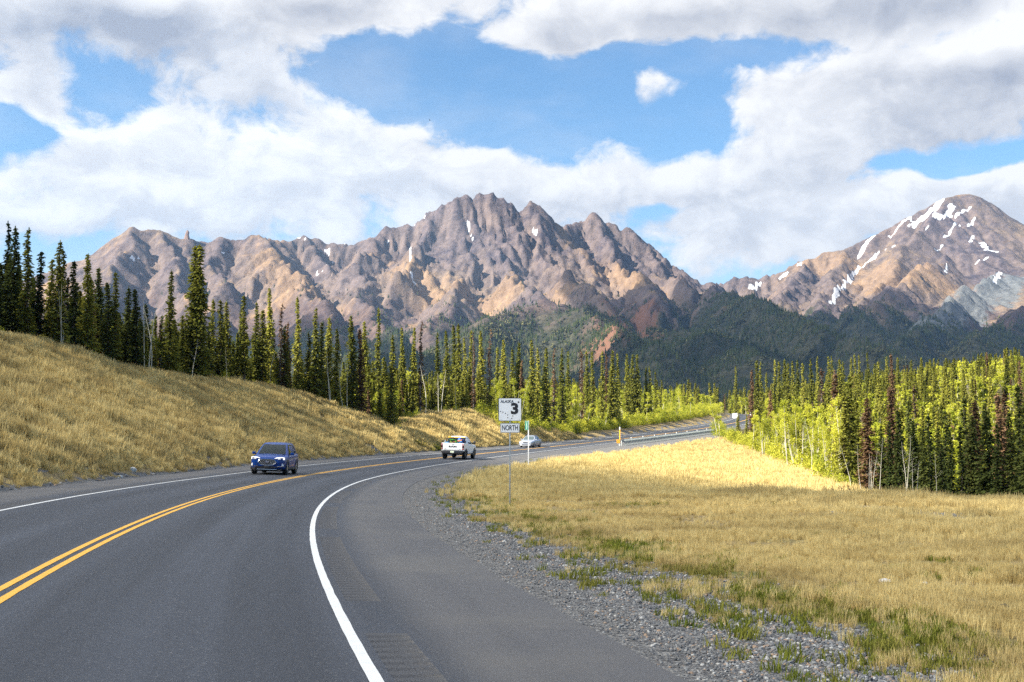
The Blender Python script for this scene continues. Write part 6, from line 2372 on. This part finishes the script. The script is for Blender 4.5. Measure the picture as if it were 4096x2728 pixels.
    q = MB(); q.box((0, -3.02, .47), (.10, .22, .09)); q.build('hitch', UNDER, bp)
    q = MB(); q.tube([(-.75, -1.95, .43), (.75, -1.95, .43)], .06, 8); q.box((.0, -1.95, .42), (.30, .32, .26)); q.box((0, 0, .50), (1.1, 5.2, .14)); q.build('chassis', UNDER, root)
    q = MB(); q.tube([(.55, -1.6, .42), (.62, -2.85, .44)], .045, 8); q.build('exhaust', mat('exhaust_steel', (.12, .10, .09), .5, .7), root)
    q = MB(); q.tube([(.0, -.5, 2.02), (.0, -.62, 2.10)], [.03, .01], 6); q.build('antenna', BLACKPL, root)
    return tag(root, label, 'pickup truck')


pick = make_pickup('pickup_truck', ('white_paint', (.72, .74, .77)), 'white pickup truck with loaded bed driving away towards the signs')
kids = children(pick)
far_pick = copy_tree(pick)
far_pick['label'] = 'white pickup truck far up the road near the passing lane sign'
drive(pick, 124.2, 1.85, False, 0, 1.06)
drive(far_pick, 346, 1.2, False, 0, 1.0)
bpy.context.view_layer.update()


def cargo(o, label, cat, loc, rot=(0, 0, 0), truck=None):
    """a thing lying in the bed: its own top-level object, placed through the truck's frame"""
    mw = (truck or pick).matrix_world @ Matrix.Translation(loc) @ Matrix.LocRotScale(None, __import__('mathutils').Euler(rot), None)
    o.matrix_world = mw
    return tag(o, label, cat)


def tote(w_, d_, h_, lid):
    b = MB(); b.loft([[(x * k * w_ / 2, y * k * d_ / 2, z) for x, y in ((-1, -1), (1, -1), (1, 1), (-1, 1))] for z, k in ((0, .88), (h_ * .9, .97), (h_ * .92, 1.0), (h_, 1.0))], smooth=False)
    o = b.build('storage_tote', mat('tote_black', (.016, .016, .018), .5), None, bevel=.01)
    l = MB(); l.box((0, 0, h_ + .02), (w_ * 1.05, d_ * 1.05, .05)); l.box((0, 0, h_ + .045), (w_ * .8, d_ * .75, .02)); l.build('lid', lid, o, bevel=.012)
    return o


YLID = mat('tote_yellow', (.80, .50, .01), .5)
cargo(tote(.54, .40, .50, YLID), 'black storage tote with yellow lid, left of the row against the cab', 'storage box', (-.50, -1.25, 1.40))
cargo(tote(.50, .40, .50, YLID), 'black storage tote with yellow lid, middle of the row against the cab', 'storage box', (.06, -1.25, 1.40))
cargo(tote(.44, .40, .50, YLID), 'black storage tote with yellow lid beside the blue bag', 'storage box', (.56, -1.25, 1.40))
for k, (x, lab) in enumerate(((-.42, 'black tote under the left yellow lidded tote'), (.20, 'black tote under the other yellow lidded totes'))):
    cargo(tote(.60, .45, .48, mat('tote_lid_black', (.02, .02, .022), .5)), lab, 'storage box', (x, -1.25, .865))
cargo(tote(.36, .30, .28, YLID), 'small black box with bright yellow lid by the tailgate', 'storage box', (-.48, -2.2, 1.20))


def bag(w_, h_, d_, m, name, seed):
    rg = np.random.default_rng(seed); bm = bmesh.new(); bmesh.ops.create_icosphere(bm, subdivisions=3, radius=1.0)
    for v in bm.verts:
        n_ = 1 + .12 * math.sin(v.co.x * 5 + seed) * math.cos(v.co.z * 6) + .06 * math.sin(v.co.y * 11)
        v.co = Vector((v.co.x * w_ / 2, v.co.y * d_ / 2, v.co.z * h_ / 2)) * n_
    me = bpy.data.meshes.new(name); bm.to_mesh(me); bm.free(); me.materials.append(m)
    for p in me.polygons:
        p.use_smooth = True
    return link(bpy.data.objects.new(name, me))


BLUEF = mat('blue_nylon', (.01, .10, .42), .6, var=.4, vscale=9)
cargo(bag(.42, .62, .40, BLUEF, 'duffel_bag', 3), 'bright blue nylon duffel bag on the right of the pickup bed', 'bag', (.42, -2.0, 1.60), (.2, .3, 0))
cargo(bag(.34, .40, .34, mat('sky_nylon', (.04, .22, .55), .6, var=.4, vscale=9), 'stuff_sack', 5), 'lighter blue stuff sack pressed against the blue duffel', 'bag', (.62, -2.35, 1.42))
cargo(bag(.60, .20, .50, mat('teal_tarp', (.01, .16, .36), .5, var=.3, vscale=8), 'folded_tarp', 7), 'folded blue tarp under the small yellow lidded box', 'tarp', (-.50, -2.62, 1.44))
cargo(bag(.30, .36, .30, mat('navy_cloth', (.015, .03, .11), .8), 'bag', 9), 'dark navy bag stuffed in the right corner of the bed', 'bag', (.70, -1.75, 1.62))


def bicycle(name, m):
    """frame, fork, bars, saddle and two wheels; y forward"""
    root = empty(name)
    A, B, C, D, E = (0, -.42, .34), (0, .0, .30), (0, -.15, .80), (0, .42, .84), (0, .62, .34)
    b = MB()
    for p, q in ((A, B), (B, C), (C, D), (D, B), (A, C)):
        b.tube([p, q], .024, 6)
    b.build('frame', m, root)
    b = MB(); b.tube([(0, .40, .92), D, E], .022, 6); b.build('fork', BLACKPL, root)
    b = MB(); b.tube([(-.30, .36, .95), (0, .42, .93), (.30, .36, .95)], .016, 6); b.build('handlebar', BLACKPL, root)
    b = MB(); b.box((0, -.20, .92), (.13, .26, .05)); b.tube([C, (0, -.18, .92)], .016, 6); b.build('saddle', BLACKPL, root, bevel=.0)
    for c in (A, E):
        w_ = MB(); n = 26
        pts = [(0, c[1] + .335 * math.cos(6.2832 * k / n), c[2] + .335 * math.sin(6.2832 * k / n)) for k in range(n + 1)]
        w_.tube(pts, .024, 6, False); wo = w_.build('wheel', RUBBER, root)
        s_ = MB()
        for k in range(10):
            a = 6.2832 * k / 10; s_.tube([(0, c[1], c[2]), (0, c[1] + .32 * math.cos(a), c[2] + .32 * math.sin(a))], .004, 4)
        s_.build('spokes', CHROME, wo)
    return root


bk = bicycle('bicycle', mat('bike_grey', (.09, .10, .12), .4, .5))
cargo(bk, 'dark grey bicycle leaning across the pickup bed', 'bicycle', (-.12, -2.45, 1.02), (.0, R(-24), R(80)))
bk2 = bicycle('bicycle', mat('bike_green', (.10, .55, .03), .4, .2))
cargo(bk2, 'bicycle with green frame lying low behind the tailgate', 'bicycle', (.10, -2.68, .92), (.0, R(-10), R(96)))
b = MB(); b.tube([(-.45, 0, 0), (.15, .05, .10)], .022, 6); b.prism([(.12, -.02, .05), (.52, .0, .10), (.56, .0, .22), (.14, -.02, .16)], (0, .03, 0))
cargo(b.build('paddle', mat('orange_blade', (.75, .25, .06), .5)), 'orange and white paddle poking over the tailgate', 'paddle', (.25, -2.78, 1.50), (0, R(-6), 0))
b = MB(); b.tube([(0, 0, 0), (0, 0, .20), (0, 0, .22), (0, 0, .30)], [.04, .04, .018, .018], 10)
cargo(b.build('bottle', mat('bottle_white', (.75, .77, .78), .4)), 'white bottle standing at the left edge of the pickup bed', 'bottle', (-.74, -2.70, 1.38))
# load of the far truck
cargo(bag(.7, .5, .6, mat('load_blue', (.03, .10, .22), .7), 'bundle', 21), 'blue bundle on top of the far pickup load', 'bundle', (-.45, -1.6, 1.85), truck=far_pick)
cargo(tote(.9, .6, .7, mat('tote_lid_grey', (.2, .2, .21), .5)), 'dark crate in the bed of the far pickup', 'crate', (.25, -1.7, .87), truck=far_pick)

# a bird crossing the sky
b = MB()
b.loft([[(math.cos(a) * r, y, math.sin(a) * r) for a in np.linspace(0, 6.283, 7)[:-1]] for y, r in ((-.30, .01), (-.18, .05), (0, .08), (.16, .06), (.24, .045), (.32, .01))])
bd = b.build('bird', mat('bird_feather', (.03, .03, .035), .8)); pb_ = at(1719, 481, 420)
bd.location = pb_; bd.rotation_euler = (0, .3, 1.2)
for s in (-1, 1):
    w_ = MB(); w_.prism([(s * .05, .10, .03), (s * .30, .14, .12), (s * .62, -.02, .10), (s * .32, -.10, .10), (s * .05, -.08, .03)], (0, 0, .012)); w_.build('wing', MATS['bird_feather'], bd)
tag(bd, 'small dark bird gliding high in the blue gap of the sky', 'bird')


# ------------------------------------------------------------------ thin blue air over the valley
b = MB(); b.box((600, 3100, 575), (11000, 7900, 1300))
hz = b.build('haze', mat('haze_unused', (.5, .5, .5)))
m = bpy.data.materials.new('haze_air'); m.use_nodes = True
nt = m.node_tree; nt.nodes.clear()
v = nt.nodes.new('ShaderNodeVolumePrincipled'); v.inputs['Color'].default_value = (.36, .62, 1.0, 1); v.inputs['Density'].default_value = 4.2e-5
v.inputs['Anisotropy'].default_value = .2
ou = nt.nodes.new('ShaderNodeOutputMaterial'); nt.links.new(v.outputs[0], ou.inputs['Volume'])
hz.data.materials.clear(); hz.data.materials.append(m)
tag(hz, 'thin bluish haze filling the valley air', 'haze', None, 'stuff')


# ------------------------------------------------------------------ unseen clouds added for their shadows
cloud([(-420, -260), (420, -260), (420, 60), (150, 84), (60, 92), (30, 90), (23, 78), (21, 62), (16, 47), (9, 42), (2, 47), (-1, 85), (-4, 118), (-14, 142), (-40, 130), (-70, 118), (-420, 110)], 0, 620, 4, 'unseen cloud added to cast the shadow on the road bend', .30, 5, .008)
cloud([(-1500, 1100), (-1500, 2200), (-300, 2300), (330, 2500), (380, 3200), (480, 4000), (640, 4700), (1300, 5000), (2300, 4850), (5200, 4850), (5200, 1000), (600, 900)], 150, 2300, 60, 'broad unseen cloud added to shade the wooded foothills', .22, 9, .05)
cloud([(-1120, 3500), (-960, 3850), (-700, 3700), (-560, 3950), (-330, 3500), (-300, 3000), (-1100, 3000)], 250, 2300, 40, 'small unseen cloud added to shade the low spurs of the brown ridge', .25, 13, .06)
